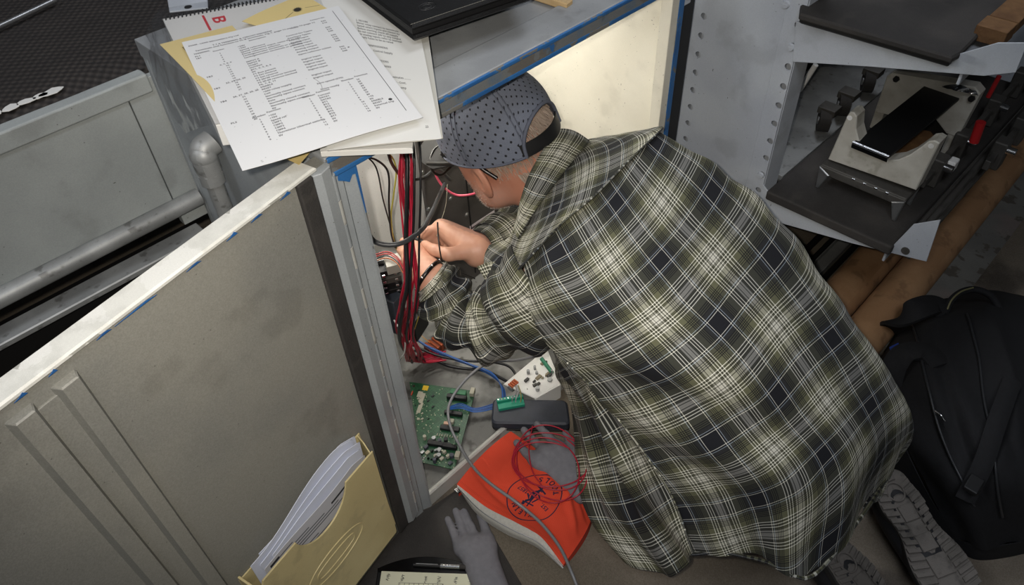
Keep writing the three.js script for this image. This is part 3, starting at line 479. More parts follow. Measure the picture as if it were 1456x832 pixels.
const plaidT = dataTex(1024, (u, v, x, y) => { const a = stripe(u), b = stripe(v); const tw = ((x + y) >> 1) % 2 ? 1.35 : 0.74; const g = (hash(x, y, 61) - 0.5) * 16; return mixc(a, b, b[3] * tw / (b[3] * tw + a[3])).map((k) => k + g); });
plaidT.anisotropy = 8;
const plaid = new THREE.MeshPhysicalMaterial({ map: plaidT, roughness: 0.92, bumpMap: weaveBump, bumpScale: 0.0002, sheen: 0.15, side: THREE.DoubleSide });
const shirt = new THREE.Group(); shirt.name = 'shirt'; shirt.off = man.off.clone(); man.add(shirt); shirt.userData.label = 'olive, black and white plaid flannel shirt';
const H = (rows) => rows.map((r) => r.map((q) => W3(...q)));
const ridge = (u, v, u0, v0, u1, v1, w, a) => { const dx = u1 - u0, dy = v1 - v0, L2 = dx * dx + dy * dy, t = clamp(((u - u0) * dx + (v - v0) * dy) / L2); const d = Math.hypot(u - u0 - dx * t, v - v0 - dy * t) / w; return a * Math.exp(-d * d) * Math.sin(Math.PI * clamp(t * 0.9 + 0.08)); };
{ // back panel: from the yoke seam to the hem; first column wraps under the right flank
  const R = [
    [[939, 187, .63], [893, 230, .64], [845, 278, .635], [795, 321, .61], [744, 375, .55]],
    [[1020, 240, .595], [955, 300, .63], [890, 350, .63], [825, 395, .60], [750, 430, .51]],
    [[1107, 320, .555], [1025, 370, .61], [945, 425, .615], [866, 465, .575], [783, 492, .46]],
    [[1201, 440, .49], [1112, 462, .575], [1025, 510, .58], [935, 545, .53], [850, 562, .41]],
    [[1266, 535, .43], [1182, 562, .51], [1095, 602, .51], [1000, 628, .475], [912, 640, .37]],
    [[1292, 606, .37], [1232, 642, .44], [1150, 684, .44], [1050, 708, .405], [955, 706, .32]],
    [[1268, 668, .29], [1222, 738, .32], [1150, 820, .305], [1072, 792, .30], [985, 787, .255]]];
  const rows = H(R).map((r, i) => { const c = r[0], under = c.clone().add(V(-0.035, -0.12 + i * 0.006, 0.0)); const mid = c.clone().add(V(0.004, -0.05, 0)); return [under, mid, ...r]; });
  const S = patch(rows);
  const disp = (u, v, p) => {
    let d = 0.004 * (fbm(u + 3, v + 1, 3, 3, 1) - 0.5) + 0.003 * (vn(u * 14 + v * 6, v * 9 - u * 5, 0, 17) - 0.5);
    d += ridge(u, v, 0.30, 1.0, 0.62, 0.60, 0.05, 0.010) + ridge(u, v, 0.38, 1.0, 0.80, 0.55, 0.045, -0.006) + ridge(u, v, 0.50, 1.0, 0.92, 0.62, 0.05, 0.010) + ridge(u, v, 0.60, 1, 0.98, 0.75, 0.035, -0.007);
    d += ridge(u, v, 0.02, 0.90, 0.32, 0.95, 0.05, 0.009) + ridge(u, v, 0.75, 0.30, 1.0, 0.22, 0.05, 0.008) + ridge(u, v, 0.7, 0.42, 1.0, 0.42, 0.05, -0.006) + ridge(u, v, 0.78, 0.55, 1, 0.6, 0.04, 0.007);
    d += 0.006 * sm(0.85, 1, u) * Math.sin(v * 34 + 1.5) + ridge(u, v, 0.05, 0.36, 0.5, 0.27, 0.03, 0.005) + 0.003 * Math.sin(u * 55) * sm(0.42, 0.30, v) * sm(0, 0.2, u) * sm(0.6, 0.4, u);
    return d;
  };
  const uv = (u, v) => [-2.559 - 1.051 * u + 5.806 * v - 0.021 * u * u + 1.813 * u * v - 1.358 * v * v + 0.5, 0.242 + 6.098 * u - 2.804 * v + 0.477 * u * u - 1.747 * u * v + 1.829 * v * v + 0.5]; // how the cloth lies on the back
  const back = part('back_panel', sheet(S, 170, 170, 0.0016, { disp, uv, up: AX[1] }), plaid, shirt);
  const hemC = []; for (let k = 0; k <= 60; k++) { const v = 0.28 + 0.72 * k / 60; const p = S(1, v); hemC.push(p.add(V(0, disp(1, v) * 0.8 + 0.0005, 0))); }
  part('hem', tube(hemC, 0.003, 120, 6), new THREE.MeshPhysicalMaterial({ map: plaidT, roughness: 0.95 }), back);
  // side that hangs from the left flank
  const G = [
    [[783, 492, .462], [787, 500, .41], [790, 508, .35]],
    [[815, 526, .44], [803, 530, .35], [795, 532, .25]],
    [[850, 562, .412], [826, 575, .29], [800, 565, .19]],
    [[912, 640, .372], [868, 652, .22], [817, 655, .12]],
    [[955, 706, .322], [905, 735, .17], [842, 730, .085]],
    [[985, 787, .257], [952, 820, .12], [885, 800, .06]]];
  const S2 = patch(H(G)); const d2 = (u, v) => 0.012 * Math.sin(u * 9 + v * 7) * Math.sin(v * 8) * sm(0, 0.25, u) + ridge(u, v, 0.25, 0.15, 1, 0.45, 0.06, 0.014) + ridge(u, v, 0.3, 0.6, 1.0, 0.8, 0.07, 0.012) + 0.004 * (fbm(u, v, 5, 3, 6) - 0.5);
  const side = part('side_panel', sheet(S2, 110, 80, 0.0016, { disp: d2, uv: (u, v) => [v * 1.45 + 0.35, u * 3.5 + 0.28], up: V(-1, 0.4, 0.4) }), plaid, shirt);
  const seam = []; for (let k = 0; k <= 40; k++) seam.push(S2(k / 40, 0).add(V(0, 0.002, 0))); part('seam', tube(seam, 0.0017, 80, 5), plaid, side);
}
{ // yoke over the shoulders, left front
  const R = [
    [[838, 203, .60], [818, 222, .615], [793, 252, .618], [768, 285, .602], [748, 320, .565], [724, 336, .535], [700, 350, .50]],
    [[890, 194, .615], [858, 226, .63], [820, 265, .632], [782, 305, .615], [746, 348, .565], [716, 364, .525], [690, 380, .475]],
    [[941, 186, .634], [895, 230, .645], [846, 280, .64], [796, 323, .615], [745, 377, .555], [718, 400, .505], [688, 408, .455]]];
  const rows = H(R).map((r) => [r[0].clone().add(V(0.05, -0.10, -0.05)), r[0].clone().add(V(0.03, -0.03, -0.03)), ...r]);
  const S = patch(rows); const d = (u, v) => 0.003 + 0.005 * Math.sin(v * 26 + u * 4) * sm(0.62, 0.85, v) + 0.003 * (fbm(u, v, 5, 3, 12) - 0.5) + ridge(u, v, 0.1, 0.35, 0.9, 0.5, 0.06, 0.004);
  const q = (u, v) => { const a = v * 8 - 2, b = u * 2; return [a * 0.62 * 0.74 - b * 0.62 * 0.67 + 0.15, a * 0.62 * 0.67 + b * 0.62 * 0.74 + 0.35]; };
  const y = part('yoke', sheet(S, 60, 130, 0.0018, { disp: d, uv: q, up: AX[1] }), plaid, shirt);
  const sc = []; for (let k = 0; k <= 50; k++) sc.push(S(1, 0.24 + 0.54 * k / 50).add(V(0, 0.0035, 0))); part('yoke_seam', tube(sc, 0.0016, 80, 5), plaid, y);
  const C = H([[[786, 186, .655], [771, 214, .66], [753, 248, .648], [742, 283, .615], [737, 312, .575]], [[812, 190, .64], [794, 218, .65], [771, 254, .645], [751, 292, .612], [735, 326, .565]], [[837, 202, .612], [816, 226, .63], [789, 260, .632], [763, 297, .608], [738, 340, .565]]]);
  part('collar', sheet(patch(C.map((r) => [r[0].clone().add(V(0.03, -0.05, -0.05)), ...r])), 30, 70, 0.003, { disp: (u, v) => 0.003 + 0.003 * Math.sin(u * Math.PI), uv: (u, v) => [v * 2.1 + 0.62, u * 0.55 + 0.22], up: AX[1] }), plaid, shirt);
  part('collar_band', sheet(patch([C[0].map((p) => p.clone().add(V(0.004, -0.045, 0.0))), C[0]]), 10, 50, 0.002, { up: V(-.5, .3, -.5), uv: (u, v) => [v * 2 + 0.2, u * 0.3] }), plaid, shirt);
  const tip = H([[[681, 378, .49], [706, 372, .51], [734, 384, .53]], [[696, 400, .475], [712, 398, .49], [724, 402, .505]], [[709, 417, .47], [710, 418, .47], [711, 418, .47]]]);
  part('collar_point', sheet(patch(tip), 20, 20, 0.002, { disp: () => 0.006, uv: (u, v) => [v * 0.5 + 0.3, u * 0.4 + 0.3], up: AX[1] }), plaid, shirt);
}
function sleeve(name, path, radii, disp, uvs, seg = 120, rad = 72) {
  const up = V(0, 1, 0); const S = (u, v) => { const c = spline(path, u), t = spline(path, Math.min(1, u + 0.02)).sub(spline(path, Math.max(0, u - 0.02))).normalize(); const x = up.clone().cross(t).normalize(), y = t.clone().cross(x); const n = radii.length - 1, k = Math.min(n - 1, Math.floor(u * n)), r = lerp(radii[k], radii[k + 1], sm(0, 1, u * n - k)); const a = v * Math.PI * 2; const R = r + disp(u, v, r); return c.addScaledVector(x, Math.cos(a) * R).addScaledVector(y, Math.sin(a) * R); };
  return part(name, sheet(S, seg, rad, 0.0016, { uv: (u, v) => [v * uvs[0] + 0.1, u * uvs[1] + 0.2], keep: true, flip: false }), plaid, shirt);
}
const pS = H([[[786, 398, .48], [752, 430, .44], [714, 456, .395], [676, 462, .372], [648, 440, .38], [625, 408, .42], [611, 395, .436]]])[0];
sleeve('left_sleeve', pS, [.092, .086, .066, .056, .050, .043, .037], (u, v, r) => { const a = v * Math.PI * 2; const env = sm(0.1, 0.35, u) * sm(1.0, 0.9, u); return env * (0.011 * Math.sin(u * 34 + 1.3 * Math.sin(a + 0.6) + a * 0.0) * (0.6 + 0.4 * Math.sin(a * 1 + 2)) + 0.006 * Math.sin(u * 61 + 2.2 * Math.sin(a * 2 + 1))) + 0.004 * (vn(u * 20, v * 8, 0, 5) - 0.5); }, [3, 3.4]);
const pR = [J.shR, V(0.53, 0.46, 0.0), J.elR, V(0.42, 0.41, -0.11), J.wrR.clone().lerp(J.elR, 0.12)];
sleeve('right_sleeve', pR, [.085, .07, .06, .05, .042], (u, v) => 0.008 * sm(0.1, 0.3, u) * sm(1, 0.9, u) * Math.sin(u * 40 + 2 * Math.sin(v * 6.28)), [3, 3.6], 80, 48);
{ // cuffs
  const cuff = (name, a, b, r0, r1) => part(name, sheet((u, v) => { const t = b.clone().sub(a).normalize(), x = AX[1].clone().cross(t).normalize(), y = t.clone().cross(x); const an = v * Math.PI * 2, R = lerp(r0, r1, u); return a.clone().lerp(b, u).addScaledVector(x, Math.cos(an) * R).addScaledVector(y, Math.sin(an) * R); }, 12, 48, 0.003, { keep: true, uv: (u, v) => [v * 1.9 + 0.4, u * 0.5 + 0.3] }), plaid, shirt);
  cuff('cuff', pS[5].clone().lerp(pS[6], 0.2), pS[6].clone().lerp(J.wrL, 0.8), 0.0415, 0.036);
  const t = J.wrR.clone().sub(J.elR).normalize(); cuff('cuff', J.wrR.clone().addScaledVector(t, -0.05), J.wrR.clone().addScaledVector(t, -0.008), 0.040, 0.034);
}
{ // dark wristband on the left wrist
  const t = J.wrL.clone().sub(J.elL).normalize(), c = J.wrL.clone().addScaledVector(t, 0.006), x = AX[1].clone().cross(t).normalize(), y = t.clone().cross(x); const pts = []; for (let k = 0; k < 24; k++) { const a = k / 24 * Math.PI * 2; pts.push(c.clone().addScaledVector(x, Math.cos(a) * 0.033).addScaledVector(y, Math.sin(a) * 0.031)); }
  const w = part('wristband', tube(pts, 0.0042, 72, 8, true), M.blackGloss, man); pts.filter((_, k) => k % 3 === 0).forEach((p) => { const g = new THREE.SphereGeometry(0.0024, 8, 6); const o = p.clone().sub(c).normalize().multiplyScalar(0.0036).add(p); g.translate(o.x, o.y, o.z); part('stud', g, M.chrome, w); });
}
{ // jeans and shoes
  const jm = mat(0, { map: dataTex(256, (u, v, x, y) => mixc(hex(0x0b0c0f), hex(0x13151b), 0.5 * fbm(u, v, 8, 4, 3) + 0.5 * (((x + y) % 4) / 4))), tile: 0.08, rough: 0.9, bump: weaveBump, bs: 0.0004 });
  const jean = surfaceNets((p) => Math.max(soft(legs, 0.035, 0.012)(p) + 0.004 * Math.sin(p.z * 60 + p.x * 25) * Math.sin(p.x * 40), -(p.y - 0.006)), V(0.08, -0.02, 0.14), V(0.70, 0.50, 0.74), 0.01);
  part('jeans', jean, jm, man, 'very dark blue jeans');
  const upper = mat(0, { map: paintTex(0x17171a, 0x232326, { s: 93 }), tile: 0.1, rough: 0.7 });
  const soleM = mat(0, { map: paintTex(0x6d6862, 0x5c5852, { s: 97, da: 0.35, grain: 16 }), tile: 0.12, rough: 0.8, bump: fineBump, bs: 0.0006 });
  function shoe(heel, toe, roll) { // foot lying instep down: sole facing up and back
    const sh = new THREE.Group(); sh.name = 'shoe'; sh.off = V(0, 0, 0); man.add(sh);
    const ax = toe.clone().sub(heel), Lx = ax.length(); ax.normalize(); const nrm = V(0, 1, 0).applyAxisAngle(ax, roll); nrm.addScaledVector(ax, -nrm.dot(ax)).normalize(); const lat = nrm.clone().cross(ax);
    sh.matrix.makeBasis(ax, lat, nrm).setPosition(heel.clone().sub(man.off)); sh.matrix.decompose(sh.position, sh.quaternion, sh.scale);
    const wid = (t) => lerp(0.033, 0.041, sm(0.1, 0.3, t)) - 0.007 * Math.exp(-(((t - 0.42) / 0.13) ** 2)) + 0.008 * sm(0.5, 0.72, t); const end = (t) => Math.sqrt(clamp(1 - ((t < 0.1 ? (0.1 - t) / 0.1 : t > 0.82 ? (t - 0.82) / 0.18 : 0) ** 2)));
    const out = []; for (let k = 0; k <= 40; k++) { const t = k / 40; out.push(V(t * Lx, wid(t) * end(t), 0)); } for (let k = 39; k > 0; k--) { const t = k / 40; out.push(V(t * Lx, -wid(t) * end(t), 0)); }
    part('midsole', slab(out.map((p) => V(p.x, p.y, -0.022)), 0.02, 0.004, V(0, 0, 1)), mat(0x2a2826, { rough: 0.8 }), sh);
    const shrink = (k) => out.map((p) => V(Lx / 2 + (p.x - Lx / 2) * k, p.y * k, -0.003)); part('outsole', slab(shrink(0.99), 0.004, 0.001, V(0, 0, 1)), soleM, sh);
    // tread blocks: two rows of bars each side of the middle, plain pads in between
    for (let k = 0; k < 15; k++) { const t = 0.12 + k * 0.054; if (t > 0.93) break; const w = wid(t) * end(t) * 0.97; for (const s of [-1, 1]) { const a = s * w, b = s * w * 0.42; part('tread_block', slab([V(t * Lx, a, 0), V((t + 0.036) * Lx, a, 0), V((t + 0.036) * Lx + 0.006, b, 0), V(t * Lx + 0.006, b, 0)], 0.0045, 0.0008, V(0, 0, 1)), soleM, sh); } }
    for (const [t0, t1] of [[0.02, 0.10], [0.28, 0.40], [0.50, 0.62], [0.65, 0.80]]) { const w = wid((t0 + t1) / 2) * 0.36; part('tread_pad', slab([V(t0 * Lx, -w, 0), V(t1 * Lx, -w, 0), V(t1 * Lx, w, 0), V(t0 * Lx, w, 0)], 0.004, 0.001, V(0, 0, 1)), soleM, sh); }
    const ring = []; for (let k = 0; k < 20; k++) { const a = k / 20 * Math.PI * 2; ring.push(V(0.18 * Lx + Math.cos(a) * 0.017, Math.sin(a) * 0.015, 0.002)); } part('heel_ring', tube(ring, 0.0022, 40, 6, true), soleM, sh);
    const up = surfaceNets((p) => smin(ellD(p.x - Lx * 0.30, p.y, p.z + 0.045, Lx * 0.32, 0.037, 0.05), ellD(p.x - Lx * 0.64, p.y, p.z + 0.030, Lx * 0.36, 0.042, 0.032), 0.03), V(-0.03, -0.06, -0.11), V(Lx + 0.03, 0.06, 0.004), 0.006); part('upper', up, upper, sh);
  }
  shoe(W3(1253, 668, 0.115), W3(1372, 860, 0.06), 0.22);
  shoe(W3(1178, 770, 0.115), W3(1330, 950, 0.06), -0.05);
}
{ // cap, in the head's own axes
  const cp = new THREE.Group(); cp.name = 'cap'; cp.off = V(0, 0, 0); HM.decompose(cp.position, cp.quaternion, cp.scale); cp.position.sub(man.off); man.add(cp); cp.userData.label = 'slate grey baseball cap with rows of punched holes';
  const perf = dataTex(256, (u, v, x, y) => { let c = mixc(hex(0x6c7280), hex(0x5e636f), fbm(u, v, 16, 4, 3)); const g = (hash(x, y, 2) - 0.5) * 16; c = c.map((k) => k + g); for (const [a, b] of [[0.25, 0.25], [0.75, 0.75]]) if (Math.hypot(u - a, v - b) < 0.105) c = hex(0x14151a); return c; });
  perf.repeat.set(1 / 0.0165, 1 / 0.0165);
  const perfB = dataTex(128, grey((u, v) => { let k = 1; for (const [a, b] of [[0.25, 0.25], [0.75, 0.75]]) if (Math.hypot(u - a, v - b) < 0.11) k = 0; return k; }), false); perfB.repeat.copy(perf.repeat);
  const cm = new THREE.MeshPhysicalMaterial({ map: perf, roughness: 0.85, bumpMap: perfB, bumpScale: 0.0008, side: THREE.DoubleSide });
  const plainM = mat(0, { map: dataTex(128, (u, v, x, y) => mixc(hex(0x5c606e), hex(0x50545f), fbm(u, v, 16, 4, 3)).map((k) => k + (hash(x, y, 2) - 0.5) * 14)), tile: 0.05, rough: 0.85, bump: fineBump, bs: 0.0003 });
  const A = 0.114, B = 0.092, C0 = 0.034, HT = 0.104;
  const rimU = (ph) => 0.019 + 0.006 * Math.cos(ph) - 0.016 * (1 - Math.cos(ph)) * 0.5; // height of the lower edge
  const open = (ph) => { let d = Math.atan2(Math.sin(ph - Math.PI), Math.cos(ph - Math.PI)); const k = 1 - (d / 0.62) ** 2; return k > 0 ? 0.062 * Math.sqrt(k) : 0; };
  const at = (ph, u) => { const z = (u - C0) / HT; const r = z > 0 ? Math.sqrt(Math.max(0, 1 - z ** 2.3)) : 1 + 0.02 * z; return V(-0.004 + A * r * Math.cos(ph), B * r * Math.sin(ph), u); };
  const S = (u, v) => { const ph = v * Math.PI * 2 - Math.PI / 2; const lo = rimU(ph) + open(ph); const e0 = Math.asin(clamp((lo - C0) / HT, -1, 1)); const e = lerp(e0, Math.PI / 2, u); return at(ph, C0 + HT * Math.sin(e)); };
  part('crown', sheet(S, 46, 150, 0.0018, { uv: (u, v) => [v * 0.62, u * 0.16], keep: false, up: AX[0].clone().multiplyScalar(0).add(V(0.3, 1, 0.3)) }), cm, cp);
  const arch = []; for (let k = 0; k <= 36; k++) { const ph = Math.PI + (k / 36 - 0.5) * 1.24; arch.push(at(ph, rimU(ph) + open(ph)).multiplyScalar(1.006)); } part('opening_binding', tube(arch, 0.0032, 72, 8), plainM, cp);
  const band = (p0, p1, u0, u1, k) => (u, v) => { const ph = lerp(p0, p1, v); return at(ph, rimU(ph) + lerp(u0, u1, u)).multiplyScalar(k); };
  part('strap', sheet(band(Math.PI - 0.66, Math.PI + 0.66, 0.0, 0.024, 1.008), 6, 30, 0.002, { up: V(-1, 0, 0) }), M.black, cp, 'black closure strap');
  const rim = []; for (let k = 0; k <= 90; k++) { const ph = -Math.PI + 0.6 + (Math.PI * 2 - 1.2) * k / 90; rim.push(at(ph, rimU(ph) + 0.001).multiplyScalar(1.008)); } part('rim_binding', tube(rim, 0.0022, 140, 6), plainM, cp);
  for (const ph0 of [Math.PI / 2 + 0.0, Math.PI / 2 + 1.02, Math.PI / 2 - 1.05, -Math.PI / 2]) for (const o of [-0.028, 0.028]) { const ln = []; for (let k = 0; k <= 30; k++) { const e = lerp(Math.asin(clamp((rimU(ph0) + open(ph0 + o) - C0) / HT, -1, 1)), 1.5, k / 30); ln.push(at(ph0 + o * (1 + 1.5 * k / 30), C0 + HT * Math.sin(e)).multiplyScalar(1.003)); } part('seam', tube(ln, 0.0011, 60, 5), plainM, cp); }
  const Bl = (u, v) => { const ph = lerp(-1.15, 1.15, v), b = at(ph, rimU(ph)); const ex = 0.072 * u * Math.pow(Math.cos(ph * 0.78), 0.6); return V(b.x + ex, b.y * (1 + 0.02 * u), b.z - 0.003 - 0.05 * ex - 0.004 * (b.y / B) ** 2 * (0.35 + u * 0.65)); };
  part('bill', sheet(Bl, 20, 40, 0.004, { up: V(0, 0, 1) }), mat(0x1d1c1a, { rough: 0.9, bump: weaveBump, bs: 0.0003, tile: 0.03 }), cp, 'dark bill');
  const star = (c, r) => { const p = []; for (let k = 0; k < 10; k++) { const a = k / 10 * Math.PI * 2, q = k % 2 ? r * 0.45 : r; p.push(V(c.x + Math.sin(a) * -q, c.y + 0.002, c.z + Math.cos(a) * q)); } return p; };
  const sc = at(1.02, rimU(1.02) + 0.014).multiplyScalar(1.012); part('star_patch', slab(star(sc, 0.008), 0.002, 0.0005, V(0.5, 0.8, 0)), M.black, cp);
}
{ // glasses
  const gl = new THREE.Group(); gl.name = 'glasses'; gl.off = V(0, 0, 0); HM.decompose(gl.position, gl.quaternion, gl.scale); gl.position.sub(man.off); man.add(gl);
  const fm = mat(0x17130f, { rough: 0.3 });
  for (const s of [1, -1]) {
    part('temple', tube([V(0.118, s * 0.074, 0.012), V(0.07, s * 0.080, 0.014), V(0.01, s * 0.0855, 0.017), V(-0.012, s * 0.086, 0.012), V(-0.030, s * 0.083, -0.008), V(-0.040, s * 0.081, -0.020)], 0.0034, 40, 8), fm, gl);
    const rim = []; for (let k = 0; k < 20; k++) { const a = k / 20 * Math.PI * 2; rim.push(V(0.122 - 0.006 * Math.abs(Math.cos(a)), s * (0.040 + 0.033 * Math.cos(a)), -0.004 + 0.024 * Math.sin(a))); } part('rim', tube(rim, 0.0026, 50, 7, true), fm, gl);
    const lens = new THREE.CircleGeometry(1, 24); lens.scale(0.033, 0.024, 1); lens.rotateY(Math.PI / 2); lens.rotateX(Math.PI / 2); lens.translate(0.119, s * 0.040, -0.004); part('lens', lens, new THREE.MeshPhysicalMaterial({ color: 0xffffff, transmission: 1, roughness: 0.02, thickness: 0 }), gl);
  }
  part('bridge', tube([V(0.121, 0.008, 0.002), V(0.124, 0, 0.006), V(0.121, -0.008, 0.002)], 0.0028, 12, 7), fm, gl);
}

// ------------------------------------------------------------------ papers and things on the worktop
const T0 = 0.8535;
function printed(w, h, draw) { return new THREE.MeshPhysicalMaterial({ roughness: 0.8, map: canvasTex(w, h, draw) }); }
function page(name, corners, y, m, label, category, group, curl, t = 0.0006) { // corners in pixels, order TL TR BR BL
  const c = corners.map((q, i) => Y(q[0], q[1], Array.isArray(y) ? y[i] : y)); return solo(name, sheet(quadS(...c), 30, 30, t, { up: AX[1], disp: curl }), m, label, category, group);
}
{ // bundle in a clear bag: coil-bound manual
  const yT = T0 + 0.032, c = [[231, 27], [430, -9], [520, 150], [306, 176]].map((q) => Y(q[0], q[1], yT));
  const t = thing('coil_bound_manual', 'thick coil-bound manual with a red letter on its white cover, under the clear bag', 'manual', V(c[0].x, T0, c[0].z));
  const pages = slab(c.map((p) => p.clone().setY(T0 + 0.0005)), 0.030, 0.0015, AX[1]);
  part('page_block', pages, M.paper, t);
  const cov = printed(1024, 1024, (g, w, h) => { g.fillStyle = '#d3d2ce'; g.fillRect(0, 0, w, h); g.fillStyle = '#c22b36'; g.save(); g.translate(355, 140); g.rotate(Math.PI / 2); g.font = 'bold 130px sans-serif'; g.fillText('B', -70, 30); g.restore(); g.fillRect(265, 40, 18, 170); });
  part('cover', sheet(quadS(...c), 4, 4, 0.0012, { up: AX[1] }), cov, t);
  const e = c[1].clone().sub(c[0]), n = 34, pts = []; for (let k = 0; k <= n * 8; k++) { const a = k / 8 * Math.PI * 2, f = 0.02 + 0.96 * k / (n * 8); const back = e.clone().cross(AX[1]).normalize(); pts.push(c[0].clone().addScaledVector(e, f).addScaledVector(AX[1], -0.006 + 0.0085 * Math.sin(a)).addScaledVector(back, 0.0085 * Math.cos(a) + 0.000)); }
  part('coil', tube(pts, 0.0013, n * 10, 5), M.black, t);
}
{ // clear plastic bag around it
  const cl = new THREE.MeshPhysicalMaterial({ color: 0xffffff, transmission: 1, thickness: 0, roughness: 0.12, ior: 1.3, side: THREE.DoubleSide });
  const yT = T0 + 0.036, q = [[226, 14], [445, -24], [530, 160], [296, 178]].map((k) => Y(k[0], k[1], yT)), side = [[206, 58], [228, 130], [262, 190]].map((k) => Y(k[0], k[1], T0 - 0.012));
  const t = thing('plastic_bag', 'crinkled clear plastic bag around the coil-bound manual, drooping over the cabinet edge', 'bag', V(-0.1, T0, -0.3));
  const S = quadS(...q); part('top_film', sheet(S, 24, 24, 0.0003, { up: AX[1], disp: (u, v) => 0.0016 * fbm(u, v, 7, 4, 3) }), cl, t);
  const P = patch([[q[0], q[0].clone().lerp(q[3], 0.5), q[3]], [q[0].clone().lerp(side[0], 0.6).add(V(0, 0.004, 0)), q[0].clone().lerp(q[3], 0.5).lerp(side[1], 0.55), q[3].clone().lerp(side[2], 0.5)], side]);
  part('side_film', sheet(P, 24, 30, 0.0003, { disp: (u, v) => 0.006 * (fbm(u, v, 5, 4, 8) - 0.5) }), cl, t);
}
const manA = [[226, 62], [322, 38], [420, 150], [300, 110]];
page('manila_folder', [[227, 63], [330, 36], [420, 140], [310, 150]], T0 + 0.039, printed(512, 512, (g, w, h) => { g.fillStyle = '#c9b67f'; g.fillRect(0, 0, w, h); g.strokeStyle = '#3a3324'; g.lineWidth = 4; g.strokeRect(110, 70, 500, 500); }), 'yellow manila folder whose left corner sticks out under the printed list', 'folder', null, (u, v) => 0.002 * Math.sin(u * 3));
page('manila_envelope', [[344, 30], [430, -10], [470, 14], [440, 60]], T0 + 0.0395, printed(512, 512, (g, w, h) => { g.fillStyle = '#cdb97e'; g.fillRect(0, 0, w, h); g.fillStyle = '#26231a'; g.beginPath(); for (let k = 0; k < 28; k++) { const a = k / 28 * Math.PI * 2, r = k % 2 ? 44 : 28; g.lineTo(330 + Math.cos(a) * r, 200 + Math.sin(a) * r); } g.fill(); g.strokeStyle = '#3a3324'; g.lineWidth = 4; g.beginPath(); g.moveTo(390, 230); g.lineTo(500, 330); g.moveTo(60, 240); g.lineTo(280, 200); g.stroke(); }), 'yellow manila envelope with a black sun emblem at the far edge of the papers', 'envelope', null, (u, v) => 0.001 * Math.sin(v * 5));
page('manila_envelope', [[330, 190], [420, 170], [441, 216], [425, 234]], [T0 + 0.004, T0 + 0.004, T0 + 0.003, T0 + 0.003], M.manila, 'yellow manila envelope tip poking out below the printed list', 'envelope');
{ // stapled booklet at the bottom of the pile, overhanging the hinge post
  const c = [[452, 60], [600, 40], [586, 209], [455, 214]].map((k) => Y(k[0], k[1], T0 + 0.014)); const t = thing('booklet', 'thick stapled white booklet lowest in the pile, overhanging the hinge post', 'booklet', V(c[0].x, T0, c[0].z));
  part('page_block', slab(c.map((p) => p.clone().setY(T0 + 0.0045)), 0.008, 0.001, AX[1]), M.paper, t);
  part('cover', sheet(quadS(...c.map((p) => p.clone().setY(T0 + 0.0135))), 8, 8, 0.001, { up: AX[1] }), M.paper, t);
}
const listFont = (g, s, b) => { g.font = `bold ${Math.round(s * 1.14)}px sans-serif`; };
const sheet2 = printed(1024, 1320, (g, w, h) => {
  g.fillStyle = '#cfcfca'; g.fillRect(0, 0, w, h); g.fillStyle = '#4a4a48'; listFont(g, 22);
  for (let k = 0; k < 7; k++) g.fillText(['J. SECURE', 'Motor relay contact to terminals', 'Speed select inputs are closed by', 'Before starting check all supply', 'Do not connect 24V to any output', 'For analog inputs refer to manual', 'Supply fuses to be as rated'][k], 430, 330 + k * 27);
  ['COMMISSIONING', 'CL1 - Control Supply', '(24V)', 'CONNECTIONS', 'SPEED DEMAND', 'DEMAND', '10/15 12 or 14 minutes ........', '12 or 14 minutes - Cont.', '1 or 10 minutes - Ramp', '7 minutes - Reading', '7 or 10 minutes ...'].forEach((s, k) => g.fillText(s, 480 + (k > 6 ? 40 : k * 6), 560 + k * 44)); g.fillRect(560, 1060, 260, 4); g.fillText('23', 900, 1230);
});
page('printed_page', [[440, -30], [590, 12], [628, 197], [465, 214]], [T0 + 0.034, T0 + 0.034, T0 + 0.026, T0 + 0.026], sheet2, 'white printed page in the pile, half under the black portfolio', 'paper', null, (u, v) => 0.0015 * Math.sin(v * 3.1));
{ // clear sleeve under that page: its white-edged border
  const c = [[452, -20], [606, 30], [630, 196], [470, 212]].map((q, i) => Y(q[0], q[1], T0 + (i < 2 ? 0.031 : 0.023))); solo('page_sleeve', sheet(quadS(...c), 10, 10, 0.0016, { up: AX[1] }), mat(0xb9b8b0, { rough: 0.3 }), 'greyish plastic page sleeve edging out right of the printed pages', 'sleeve');
}
